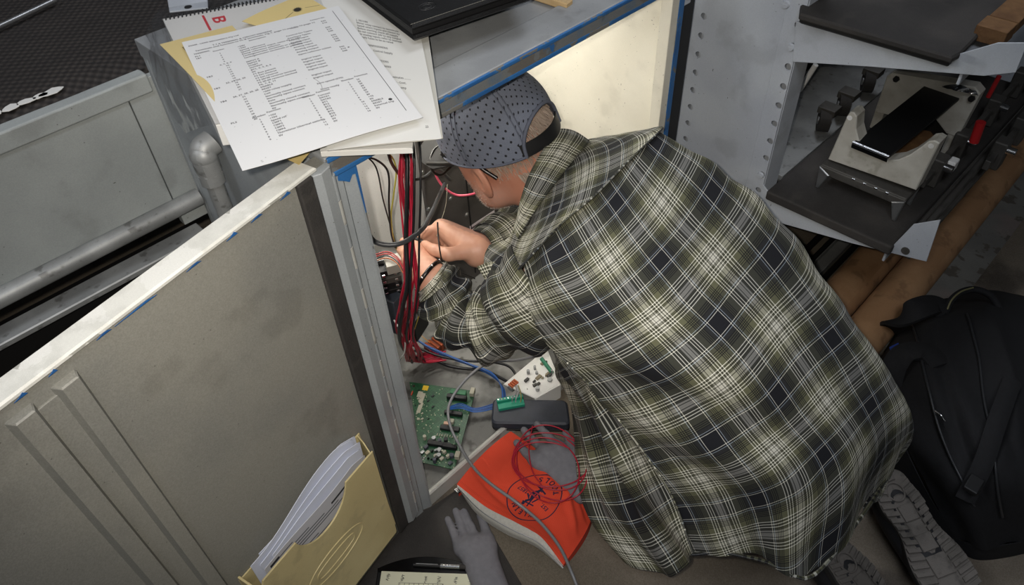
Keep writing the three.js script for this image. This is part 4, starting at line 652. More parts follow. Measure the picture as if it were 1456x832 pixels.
const list = printed(1200, 1650, (g, w, h) => {
  g.fillStyle = '#d2d3d3'; g.fillRect(0, 0, w, h); g.fillStyle = '#2e2e30'; const T = (s, x, y, z = 20, b) => { listFont(g, z, b); g.fillText(s, x, y); };
  T('EXAM.  LAND MECHANICS Pty Ltd', 30, 90, 20, 1); T('T.1 A TERMINAL & CIRCUIT DIAGRAM', 190, 150, 22, 1); T('Terminals and function to TC-B terminals, Fig.1, page 11 and Fig.12 page 11', 60, 180, 22); T('TERMINAL', 40, 218); T('Description', 440, 215, 20); T('PL1', 40, 255, 20, 1); T('TB1', 40, 285, 20, 1); T('Number', 170, 240, 18); T('TYPE', 760, 190, 18); T('Contact No.', 930, 135, 18);
  const num = (x, y, n, s = 1) => { for (let k = 0; k < n; k++) T(String(s + k), x, y + k * 31, 19, 1); };
  num(205, 290, 5); T('6, 7, 8, 9', 170, 448, 19); num(205, 480, 12, 10); T('TB2', 50, 560, 22, 1); T('22, 23, 24, 25', 150, 700, 20); T('TB3', 60, 730, 22, 1); T('26, 27, 28, 29, 30', 150, 890, 20); num(205, 920, 10, 31); T('TB4', 60, 905, 22, 1);
  ['+24V', '+24V', 'Speed reference', 'Speed reference input, same 0V to 10V', 'Ramp reference selector', 'Tachogenerator terminals or negative', 'Tachogenerator terminals or positive', '', 'INPUT A', 'INPUT B', 'START', 'OUTPUT', 'BT1, 2, 3, 4, 5', '0V', 'F1 Run permit', 'F2 Set inverse', 'F3 Set reverse', 'F4 20/30 reverse latched', 'F5 30-60 reverse latched', 'F6, 7, 8, 11', 'ENABLE', 'RESET', '+24V relay supply', 'Coil', 'Normally closed contact', 'Normally open contact', 'Pole', 'Normally closed contact', 'Normally open contact', '0V'].forEach((s, k) => T(s, 345 + (k > 7 ? 0 : 0), 262 + k * 30.5, 21));
  ['Control for Types', 'Auxiliary Types', 'Analog input', 'Analog input', 'Analog input', 'Analog input', 'Analog output', 'Analog output', 'Open collector outlet', '', 'Digital input', 'Digital input', 'Digital input', 'Digital input', 'Digital input', '', 'Digital input', 'Digital input', '', 'Zero speed (E75)', '', 'Drive ready'].forEach((s, k) => T(s, 700, 290 + k * 38, 21));
  [[1000, 190, 2], [1000, 300, 3], [1000, 430, 4], [1000, 620, 3]].forEach(([x, y, n]) => { for (let k = 0; k < n; k++) T(['E42', 'E14', 'E48', 'E26'][k], x, y + k * 32, 20); });
  T('PL2', 60, 1170, 22, 1); [[200, 'Number', 300, 'Function', 1190, 9], [560, 'Number', 660, 'Function', 1130, 12], [860, 'Number', 960, 'Function', 1060, 14]].forEach(([x, a, x2, b, y, n], c) => { T(a, x, y - 8, 20); T(b, x2, y - 22, 20); for (let k = 0; k < n; k++) { T(String(k + 1), x + 35, y + 28 + k * 28, 19, 1); T([['+15V', '+15V', 'Speed ref', 'CMP1', 'CMP2', 'CMP3', 'CMP4', 'Thermistor (thermal switch)', '0V'], ['Current', 'DATA1', 'DATA2', 'BT1', 'BT2', 'BT3', 'BT4', 'BT5', 'BT6', 'BT7', '0V', '0V'], ['1F', '2F', '3F', '4F', '5F', '6F', '7F', '8F', '+15', '0V', 'ENABLE', 'RESET', 'External trip', '0V']][c][k], x2, y + 20 + k * 28, 20); } });
  g.fillRect(1130, 60, 4, 1480); g.beginPath(); g.arc(1085, 1380, 13, 0, 7); g.fill(); g.beginPath(); g.arc(1060, 640, 7, 0, 7); g.fill(); g.lineWidth = 3; g.strokeStyle = '#777'; g.beginPath(); g.moveTo(700, 930); g.quadraticCurveTo(740, 1000, 710, 1090); g.stroke();
  g.fillStyle = 'rgba(120,120,118,0.5)'; for (let k = 0; k < 60; k++) { g.beginPath(); g.arc(40 + (k * 97) % 1120, 60 + (k * 211) % 1560, 1.5 + (k % 3), 0, 7); g.fill(); } T('5', 125, 1625, 26, 1);
});
page('printed_list', [[259, 62], [481, 8], [601, 166], [344.5, 242.5]], [T0 + 0.043, T0 + 0.043, T0 + 0.037, T0 + 0.036], list, 'large white printed terminal list lying on top of the pile', 'paper', null, (u, v) => 0.002 * sm(0.3, 0, u) * sm(0.3, 0, v) + 0.003 * Math.sin(u * 3.1) * Math.sin(v * 3.1) - 0.001 * sm(0.7, 1, u) * Math.sin(v * 7));
{ // black leather portfolio
  const leT = dataTex(256, grey((u, v) => { const n = fbm(u, v, 40, 3, 3); return 0.4 + 0.8 * Math.abs(n - 0.5) + 0.15 * fbm(u, v, 8, 3, 7); }), false);
  const lm = mat(0x141414, { rough: 0.42, bump: leT, bs: 0.0008, tile: 0.05, coat: 0.15 });
  const y = T0 + 0.040, c = [Y(430, -62, y), Y(700, -110, y), Y(757, 2, y), Y(588, 60, y)];
  const t = thing('leather_portfolio', 'black grained leather portfolio with stitched edge lying across the papers', 'portfolio', V(c[3].x, y, c[3].z));
  part('back_cover', slab(c, 0.007, 0.0034, AX[1]), lm, t);
  const up = c.map((p) => p.clone().add(V(0, 0.0145, 0))); part('front_cover', slab(up, 0.008, 0.0038, AX[1]), lm, t);
  const ins = up.map((p) => p.clone().lerp(up[0].clone().add(up[2]).multiplyScalar(0.5), 0.03).add(V(0, -0.008, 0))); part('pad', slab(ins, 0.0085, 0.001, AX[1]), M.black, t);
  const f = c[2].clone().sub(c[3]).normalize(), o = f.clone().cross(AX[1]).multiplyScalar(-1);
  for (let k = 0; k < 46; k++) { const p = up[3].clone().lerp(up[2], 0.015 + k * 0.0211).add(V(0, 0.0082, 0)).addScaledVector(o.dot(up[0].clone().sub(up[3])) > 0 ? o : o.clone().negate(), 0.004); part('stitch', cyl(p.clone().addScaledVector(f, -0.0016), p.clone().addScaledVector(f, 0.0016), 0.0004, 0.0004, 5), mat(0x77756d, { rough: 0.8 }), t); }
  const oc = up[3].clone().lerp(up[2], 0.26).lerp(up[0], 0.10).add(V(0, 0.0078, 0)); for (const r of [1, 0.55]) { const ring = []; for (let k = 0; k < 26; k++) { const a = k / 26 * Math.PI * 2; ring.push(oc.clone().addScaledVector(f, Math.cos(a) * 0.013 * r).addScaledVector(o, Math.sin(a) * 0.010 * r)); } part('embossed_ring', tube(ring, 0.0008, 50, 5, true), lm, t); }
}
solo('wood_block', slab([Y(752, -22, T0 + .001), Y(812, -22, T0 + .001), Y(814, 4, T0 + .001), Y(806, 10, T0 + .001), Y(757, -6, T0 + .001)].map((p) => p.setY(T0 - 0.006)), 0.012, 0.0015, AX[1]), M.wood, 'pale bare wood block on the worktop near the front strip', 'wood');
{ const y = T0 + 0.002, s = [Y(236, -6, y), Y(246, -26, y), Y(292, -34, y), Y(294, 6, y), Y(239, 12, y)]; const t = thing('hanging_tab', 'white plastic hanging tab with a round hole behind the coil-bound manual', 'tab', V(s[0].x, 0.848, s[0].z)); part('tab', slab(s.map((p) => p.setY(0.8475)), 0.003, 0.001, AX[1]), M.rack, t); const p = Y(266, 6, y).setY(0.8508); part('eyelet', cyl(p, p.clone().add(V(0, 0.0008, 0)), 0.006, 0.006, 16), M.black, t); }

// ------------------------------------------------------------------ document pocket on the door
{
  const t = new THREE.Group(); t.name = numbered('document_pocket'); scene.add(t); t.position.copy(door.position); t.rotation.copy(door.rotation); t.off = V(0, 0, 0); tag(t, 'cream plastic document pocket with an oval emboss, fixed to the door', 'holder');
  const creamP = mat(0, { map: paintTex(0xcbbd8d, 0xc3b484, { s: 101, da: 0.1, spec: 0.992 }), tile: 0.3, rough: 0.45 });
  const zf = 0.034, x0 = -0.345, x1 = -0.098, y0 = 0.118, y1 = 0.372;
  const s = new THREE.Shape(); s.moveTo(x0, y0); s.lineTo(x1 - 0.004, y0); s.quadraticCurveTo(x1, y0, x1, y0 + 0.006); s.lineTo(x1, y1); s.lineTo(x1 - 0.062, y1); s.bezierCurveTo(x1 - 0.070, y1 - 0.028, x1 - 0.09, y1 - 0.05, x1 - 0.122, y1 - 0.05); s.bezierCurveTo(x1 - 0.15, y1 - 0.05, x1 - 0.168, y1 - 0.028, x1 - 0.172, y1 - 0.004); s.lineTo(x0 + 0.012, y1 - 0.004); s.lineTo(x0 + 0.004, y1 - 0.02); s.lineTo(x0, y1 - 0.02);
  const g = new THREE.ExtrudeGeometry(s, { depth: 0.0016, bevelEnabled: true, bevelSize: 0.0008, bevelThickness: 0.0007, bevelSegments: 2, curveSegments: 16 }); g.translate(0, 0, zf); part('front', g, creamP, t);
  part('back', [box(x0 - 0.004, x1 + 0.012, y0 - 0.004, y1 - 0.012, 0.0005, 0.003, 0.001), box(x1 - 0.012, x1 + 0.012, y1 - 0.03, y1 + 0.012, 0.0006, 0.003, 0.001)], creamP, t);
  part('end_cap', slab([V(x1 + 0.002, y0 + 0.02, zf), V(x1 + 0.012, y0 + 0.02, 0.003), V(x1 + 0.010, y1 + 0.012, 0.003), V(x1 - 0.004, y1 + 0.012, zf * 0.5), V(x1 + 0.001, y1, zf)], 0.0022, 0.0005, V(1, 0, 0.2)), creamP, t);
  part('end_cap', box(x0 - 0.004, x0, y0, y1, 0.003, zf), creamP, t); part('bottom', box(x0, x1, y0 - 0.002, y0 + 0.001, 0.003, zf), creamP, t);
  const cx = -0.221, cy = 0.243, ring = []; for (let k = 0; k < 40; k++) { const a = k / 40 * Math.PI * 2; ring.push(V(cx + Math.cos(a) * 0.062, cy + Math.sin(a) * 0.028, zf + 0.0022)); } part('oval_emboss', tube(ring, 0.0016, 80, 6, true), creamP, t);
  const bar = [V(cx - 0.04, cy - 0.007, 0), V(cx + 0.04, cy - 0.007, 0), V(cx + 0.04, cy + 0.007, 0), V(cx - 0.04, cy + 0.007, 0)].map((p) => p.setZ(zf + 0.0022)); part('bar_emboss', tube(bar, 0.0014, 60, 6, true), creamP, t);
  const rv = V(x1 + 0.008, y1 - 0.075, 0.012); part('clip', box(rv.x - 0.003, rv.x + 0.005, rv.y - 0.006, rv.y + 0.006, rv.z - 0.003, rv.z + 0.004), M.black, t);
  const pm = mat(0, { map: dataTex(128, (u, v) => mixc(hex(0xd3d8e6), hex(0xc2c8d9), fbm(u, v, 4, 3, 5))), tile: 0.2, rough: 0.8 });
  const names = ['folded white drawing sheet standing rearmost in the pocket', 'folded white sheet with a raised corner in the pocket', 'long white sheet standing third in the pocket', 'bluish white sheet just behind the front papers of the pocket', 'grey printed leaflet visible through the cutout of the pocket'];
  for (let k = 0; k < 5; k++) {
    const z = 0.007 + k * 0.0052, w0 = -0.330 + [0.02, 0.0, 0.01, 0.03, 0.01][k], w1 = -0.108 + [0.0, -0.012, -0.004, -0.01, -0.006][k], h1 = y1 + [0.034, 0.046, 0.034, 0.024, 0.004][k], h0 = y1 + [0.004, 0.010, 0.002, -0.002, -0.008][k];
    const S = (u, v) => V(lerp(w0, w1, v) + 0.01 * (1 - u) * Math.sin(v * 2), lerp(y0 + 0.008, lerp(h0, h1, sm(0, 0.9, v)) - 0.014 * Math.max(0, v - 0.85) * 6, 1 - u), z + 0.003 * Math.sin(v * 6 + k) * (1 - u) - 0.0005 * k);
    const o = new THREE.Mesh(sheet(S, 20, 30, 0.001, { up: V(0, 0, 1) }), k === 4 ? printed(512, 512, (g, w, h) => { g.fillStyle = '#b9bac0'; g.fillRect(0, 0, w, h); g.fillStyle = '#50525a'; for (let i = 0; i < 26; i++) g.fillRect(60, 20 + i * 14, 60 + (i * 71) % 330, 5); g.fillStyle = '#2a2b30'; g.fillRect(20, 14, 40, 12); g.fillRect(300, 40, 120, 10); }) : pm);
    o.name = numbered(k === 4 ? 'leaflet' : 'folded_sheet'); o.castShadow = o.receiveShadow = true; o.position.copy(door.position); o.rotation.copy(door.rotation); scene.add(o); tag(o, names[k], 'paper', 'papers in the document pocket');
  }
}

// ------------------------------------------------------------------ wiring inside the cabinet
const wireMats = {}; const wm = (c) => wireMats[c] ??= mat(c, { rough: 0.38 });
function wire(name, pts, r, c, label, category, group, seg = 60) { return solo(name, tube(pts, r, seg, 7), wm(c), label, category, group); }
const redC = [0xb3203a, 0xa01830, 0xc42a45, 0x8f1a2c];
for (let k = 0; k < 16; k++) {
  const a = rr(-1, 1), b = rr(-1, 1), w = (s, e) => Math.sin(s * 2.1 + k * 1.7) * e; const f = (px, py, d, s, sp) => D(px + a * sp + w(s, sp * 0.5), py, d + b * 0.010 * sp / 6 + 0.0);
  wire('red_wire', [f(573, 195, 1.17, 0, 7).add(V(0.004 * a, 0.10, -0.03)), f(573, 195, 1.17, 0, 7), f(577, 255, 1.20, 1, 8), f(581, 320, 1.235, 2, 7), f(582, 385, 1.265, 3, 8), f(581, 430, 1.32, 4, 10), f(578, 470, 1.43, 5, 12), f(585, 500, 1.52, 6, 10), W3(595 + a * 12, 512 + b * 5, 0.035 + 0.02 * Math.abs(b)), W3(625 + a * 10, 505 + b * 9, 0.03 + 0.01 * Math.abs(a))], rr(0.0015, 0.0019), redC[k % 4], 'thin red wire in the bundle hanging inside the cabinet opening', 'wire', 'red wires in the hanging bundle');
}
[[576, 4.5, 0.0038, 'thick black cable in front of the red wire bundle'], [586, -2, 0.0022, 'black cable running between the red wires'], [595, 1, 0.0019, 'black cable along the right side of the red bundle']].forEach(([x, o, r, l]) => wire('black_cable', [D(x, 195, 1.165).add(V(0, 0.105, -0.03)), D(x, 195, 1.165), D(x + 3, 270, 1.19), D(x + 1, 340, 1.225), D(x - 1 + o, 400, 1.25), D(x - 4, 440, 1.31), D(x - 8, 480, 1.43), W3(x + 10, 515, 0.04)], r, 0x141417, l, 'cable'));
wire('grey_cable', [D(504, 312, 1.13), D(520, 326, 1.15), D(532, 343, 1.165), D(548, 348, 1.17), D(570, 346, 1.175), D(596, 330, 1.20), D(612, 306, 1.28), D(624, 280, 1.40), D(632, 262, 1.5)], 0.0042, 0x3b3c3e, 'thick dark grey cable looping across the red wires', 'cable');
wire('grey_cable', [D(640, 255, 1.52), D(619, 241, 1.42), D(604, 252, 1.40), D(589, 255, 1.38)], 0.0036, 0x3a3a3a, 'short grey cable curving in front of the glasses', 'cable');
wire('pink_wire', [D(614, 225, 1.45), D(618, 245, 1.47), D(630, 265, 1.49), D(648, 277, 1.5), D(667, 277, 1.5), D(690, 270, 1.52)], 0.0024, 0xd8566e, 'pink wire curving below the glasses', 'wire');
wire('black_wire', [D(518, 222, 1.2), D(536, 228, 1.22), D(551, 243, 1.25), D(553, 290, 1.3), D(556, 330, 1.36), D(562, 352, 1.42)], 0.0019, 0x161618, 'black wire bowing right in front of the white back wall', 'wire');
wire('black_wire', [D(516, 218, 1.22), D(533, 235, 1.25), D(545, 285, 1.32), D(560, 338, 1.42), D(565, 356, 1.45)], 0.0014, 0x161618, 'thin straight black wire crossing the white back wall', 'wire');
wire('yellow_wire', [D(540, 212, 1.2), D(556, 222, 1.22), D(563, 240, 1.25), D(560, 275, 1.3), D(556, 310, 1.36), D(562, 350, 1.42), D(572, 368, 1.45)], 0.0015, 0xb6b24a, 'yellow-green wire left of the red bundle', 'wire');
wire('brown_wire', [D(550, 208, 1.2), D(556, 230, 1.22), D(566, 246, 1.24), D(572, 252, 1.26)], 0.0028, 0x3c2520, 'brown sheathed wire at the top left of the opening', 'wire');
wire('thin_lead', [D(636, 262, 1.46), D(634, 290, 1.44), D(627, 315, 1.40), D(621, 336, 1.36)], 0.0006, 0x97917e, 'hair-thin bare lead dropping to the right hand', 'wire');
wire('test_lead', [D(622, 316, 1.325), D(623, 335, 1.32), D(626, 360, 1.325), D(630, 372, 1.35), D(650, 385, 1.40), D(675, 396, 1.45)], 0.0014, 0x2a2723, 'dark test lead hanging over the right hand', 'wire');
wire('white_wire', [D(560, 455, 1.44), D(568, 468, 1.44), D(575, 482, 1.45), D(575, 500, 1.48), D(569, 512, 1.5)], 0.0017, 0xb9b9b6, 'white wire bulging right of the hinge post', 'wire');
[0x9c2a2c, 0xb03434, 0x2f2f33, 0xaa5a2a].forEach((c, k) => wire('patch_wire', [D(534, 362 + k * 3, 1.43), D(550, 358 + k * 3, 1.44), D(565, 366 + k * 3, 1.43), D(575, 382 + k * 3, 1.42)], 0.0013, c, ['dark red', 'red', 'black', 'orange-brown'][k] + ' patch wire arching over the terminal blocks', 'wire'));
for (let k = 0; k < 7; k++) { const o = rr(-5, 5), h = rr(0, 0.012); wire('blue_wire', [W3(578 + o, 470 + o, 0.07 + h), W3(600 + o, 488 + o, 0.05 + h), W3(635, 505 + o * 0.8, 0.035 + h), W3(670 + o * 0.5, 519 + o * 0.6, 0.03 + h), W3(700, 532 + o, 0.032 + h), W3(714 + o * 0.6, 552, 0.035 + h), W3(716 + o, 572, 0.03)], 0.0014, [0x1f4f94, 0x2a62ae, 0x274a80][k % 3], 'thin blue wire in the bunch running along the cabinet floor', 'wire', 'blue wires along the cabinet floor'); }
for (let k = 0; k < 4; k++) { const o = k * 2.2 - 3; wire('blue_wire', [W3(640, 580 + o * 0.6, 0.034), W3(655, 577 + o, 0.04), W3(675, 583 + o * 0.8, 0.036), W3(700, 578 + o, 0.034), W3(712, 574 + o, 0.03)], 0.0012, [0x1f4f94, 0x2a62ae][k % 2], 'thin blue wire running from the circuit board to the slate box', 'wire', 'blue wires from the board to the slate box'); }
wire('black_cable', [W3(585, 490, 0.06), W3(620, 505, 0.045), W3(660, 513, 0.04), W3(700, 515, 0.045), W3(725, 522, 0.05), W3(736, 538, 0.05)], 0.003, 0x121214, 'black cable curving over the blue wires to the orange plug', 'cable');
wire('black_cable', [W3(590, 498, 0.03), W3(640, 521, 0.026), W3(690, 528, 0.03), W3(722, 543, 0.04)], 0.0036, 0x1b1b1e, 'second black cable under the blue wires', 'cable');
wire('orange_wire', [W3(588, 466, 0.06), W3(600, 478, 0.05), W3(612, 488, 0.035)], 0.001, 0xc08a3a, 'thin orange wire beside the copper coil', 'wire');
wire('yellow_wire', [W3(586, 376, 0.35), D(596, 440, 1.46), D(590, 468, 1.5)], 0.001, 0xa8963c, 'thin yellow wire beside the left wrist', 'wire');
{ // terminal blocks on a rail by the hinge side
  const c = D(556, 392, 1.50), t = thing('terminal_strip', 'row of dark terminal blocks on a metal rail behind the hinge post', 'terminal block', V(c.x, c.y - 0.08, c.z));
  const ex = V(0.9, 0.0, 0.436), ey = V(-0.1, 0.97, 0.2).normalize(), ez = ex.clone().cross(ey).normalize(); const mk = (x0, x1, y0, y1, z0, z1) => { const g = box(x0, x1, y0, y1, z0, z1, 0.001); g.applyMatrix4(new THREE.Matrix4().makeBasis(ex.clone().normalize(), ey, ez).setPosition(c)); return g; };
  part('rail', mk(-0.03, 0.022, -0.09, 0.05, -0.012, -0.006), M.galv, t);
  for (let k = 0; k < 6; k++) { const y = 0.03 - k * 0.021; const b = part('block', mk(-0.026, 0.018, y - 0.009, y + 0.009, -0.006, 0.014 + (k % 2) * 0.004), k === 1 ? M.iron : M.black, t); part('screw', mk(-0.02, -0.013, y - 0.0035, y + 0.0035, 0.014, 0.0195), M.chrome, b); part('screw', mk(0.004, 0.011, y - 0.0035, y + 0.0035, 0.014, 0.0195), M.chrome, b); }
  part('relay', mk(-0.008, 0.024, 0.035, 0.062, -0.006, 0.022), mat(0xa7a59c, { rough: 0.5 }), t); part('capacitor', mk(-0.028, -0.012, -0.12, -0.096, -0.006, 0.016), M.blackGloss, t);
}
solo('module_box', (() => { const g = box(-0.03, 0.03, -0.03, 0.03, -0.02, 0.02, 0.003); g.rotateY(0.4); const c = D(588, 458, 1.62); g.translate(c.x, c.y, c.z); return g; })(), M.black, 'small black module box below the left wrist', 'box');
solo('relay_module', (() => { const g = box(-0.016, 0.016, -0.05, 0.05, -0.016, 0.016, 0.003); g.rotateY(0.3); const c = D(562, 445, 1.55); g.translate(c.x, c.y, c.z); return g; })(), mat(0x343a44, { rough: 0.5 }), 'dark blue-grey relay module behind the wire bundle', 'relay');
{ // copper coil
  const c = W3(622, 488, 0.03), t = thing('copper_coil', 'small copper-wound coil on the cabinet floor by the blue wires', 'coil', V(c.x, 0.014, c.z)); const cu = mat(0x9a4f33, { rough: 0.4, metal: 0.6 });
  part('core', box(c.x - 0.03, c.x + 0.03, 0.015, 0.034, c.z - 0.016, c.z + 0.016), mat(0x5e2f22, { rough: 0.6 }), t);
  for (let k = 0; k < 5; k++) part('winding', box(c.x - 0.026 + k * 0.011, c.x - 0.018 + k * 0.011, 0.0145, 0.038, c.z - 0.019, c.z + 0.019, 0.003), cu, t);
  part('terminal', box(c.x + 0.026, c.x + 0.05, 0.030, 0.033, c.z - 0.004, c.z + 0.004), M.chrome, t);
}
{ // power supply with open top, at the right
  const t = thing('power_supply_chassis', 'white sheet-metal power supply chassis with worn components, beside the shirt', 'chassis', V(0.4, 0.014, -0.1)); const y = 0.062;
  const c = [Y(716, 546, y), Y(776, 496, y), Y(796, 546, y), Y(760, 566, y)];
  part('tray', slab(c.map((p) => p.clone().setY(y - 0.004)), 0.004, 0.001, AX[1]), M.white, t); part('side', slab([c[2], c[3], c[3].clone().setY(0.015), c[2].clone().setY(0.015)], 0.003, 0.0006, V(0, 0, 1)), M.white, t); part('side', slab([c[1], c[2], c[2].clone().setY(0.015), c[1].clone().setY(0.015)], 0.003, 0.0006, V(1, 0, 0)), M.white, t);
  const S = quadS(c[0], c[1], c[2], c[3]); for (let k = 0; k < 22; k++) { const p = S(rr(0.12, 0.85), rr(0.15, 0.9)), r = rr(0.002, 0.006); const kind = k % 4; part(kind === 0 ? 'capacitor' : kind === 1 ? 'chip' : kind === 2 ? 'resistor' : 'solder_blob', kind === 0 ? cyl(p, p.clone().add(V(0, rr(0.005, 0.012), 0)), r, r, 12) : kind === 3 ? cyl(p, p.clone().add(V(0, 0.002, 0)), r * 0.6, r * 0.3, 8) : box(p.x - r * 1.4, p.x + r * 1.4, y, y + rr(0.003, 0.006), p.z - r * 0.7, p.z + r * 0.7, 0.0008), [M.steel, mat(0x3b3a36, { rough: 0.5 }), mat(0x8a8068, { rough: 0.6 }), M.chrome][kind], t); }
  part('terminal_row', (() => { const a = Y(770, 510, y + .004), b = Y(785, 530, y + .004); return cyl(a, b, 0.005, 0.005, 6); })(), mat(0x2f7d60, { rough: 0.5 }), t);
}
{ // slate box with a green plug on it
  const y = 0.058, t = thing('slate_box', 'flat slate-grey plastic box with rounded corners and a lit white dot, on the cabinet lip', 'device', V(0.3, 0.03, 0.0)); const c = [Y(701, 566, y), Y(806, 568, y), Y(811, 603, y), Y(698, 601, y)];
  const S = quadS(...c), out = []; const rc = 0.13; [[0, 0], [0, 1], [1, 1], [1, 0]].forEach(([u, v], i) => { for (let k = 0; k <= 5; k++) { const a = (k / 5) * Math.PI / 2, cu = u ? 1 - 0.18 : 0.18, cv = v ? 1 - 0.07 : 0.07; const dirs = [[-Math.cos(a), -Math.sin(a)], [-Math.sin(a), Math.cos(a)]]; const st = i === 0 ? [-Math.sin(a), -Math.cos(a)] : i === 1 ? [-Math.cos(a), Math.sin(a)] : i === 2 ? [Math.sin(a), Math.cos(a)] : [Math.cos(a), -Math.sin(a)]; out.push(S(cu + st[0] * 0.18, cv + st[1] * 0.07)); } });
  const sm_ = mat(0, { map: paintTex(0x3b3f49, 0x343841, { s: 111, da: 0.05, grain: 6 }), tile: 0.1, rough: 0.5, bump: fineBump, bs: 0.0002 });
  part('case', slab(out.map((p) => p.clone().setY(0.034)), y - 0.034, 0.004, AX[1]), sm_, t); part('base', slab(out.map((p) => p.clone().setY(0.029)), 0.0055, 0.001, AX[1]), M.black, t);
  const lp = Y(755, 601, 0.047); const lg = new THREE.SphereGeometry(0.0018, 10, 8); lg.translate(lp.x, lp.y, lp.z); part('status_led', lg, new THREE.MeshStandardMaterial({ color: 0xffffff, emissive: 0xffffff, emissiveIntensity: 3 }), t);
  const p0 = Y(708, 580, y), p1 = Y(745, 573, y), e = p1.clone().sub(p0).normalize(), f = AX[1].clone().cross(e).normalize(), gt = thing('green_plug', 'green screw-terminal plug lying on the slate-grey box', 'connector', p0.clone()); const gm = mat(0x1f8f72, { rough: 0.5 });
  const bx = (a0, a1, y0, y1, b0, b1) => { const g = box(a0, a1, y0, y1, b0, b1, 0.0008); g.applyMatrix4(new THREE.Matrix4().makeBasis(e, AX[1], e.clone().cross(AX[1])).setPosition(p0.clone().setY(0))); return g; }; const Lp = p1.clone().sub(p0).length();
  part('body', [bx(0, Lp, y, y + 0.008, -0.006, 0.010), bx(0, Lp, y, y + 0.014, -0.014, -0.006)], gm, gt); for (let k = 0; k < 8; k++) part('screw', bx(Lp * (k + 0.5) / 8 - 0.0016, Lp * (k + 0.5) / 8 + 0.0016, y + 0.0135, y + 0.015, -0.012, -0.008), k % 3 ? M.steel : M.chrome, gt);
  const o = thing('orange_plug', 'small orange and grey plug above the slate box', 'connector', Y(732, 545, 0.06)); const oc = Y(730, 546, 0.062); part('shell', box(oc.x - 0.012, oc.x + 0.012, 0.05, 0.062, oc.z - 0.008, oc.z + 0.008), M.galv, o); for (let k = 0; k < 4; k++) part('lever', box(oc.x - 0.0105 + k * 0.0055, oc.x - 0.0065 + k * 0.0055, 0.0605, 0.066, oc.z - 0.007, oc.z + 0.007, 0.001), mat(0xb5552a, { rough: 0.5 }), o);
  [[0x8b8b8e, 728], [0xa5a5a8, 733], [0x9a8f56, 740]].forEach(([c2, px], k) => wire('plug_wire', [Y(733 + k * 2, 548, 0.064), Y(734 + k * 3, 558, 0.076), Y(px + 1, 566, 0.078), Y(px, 572, 0.068)], 0.0012, c2, ['grey', 'pale grey', 'olive'][k] + ' wire from the orange plug down to the green plug', 'wire'));
}
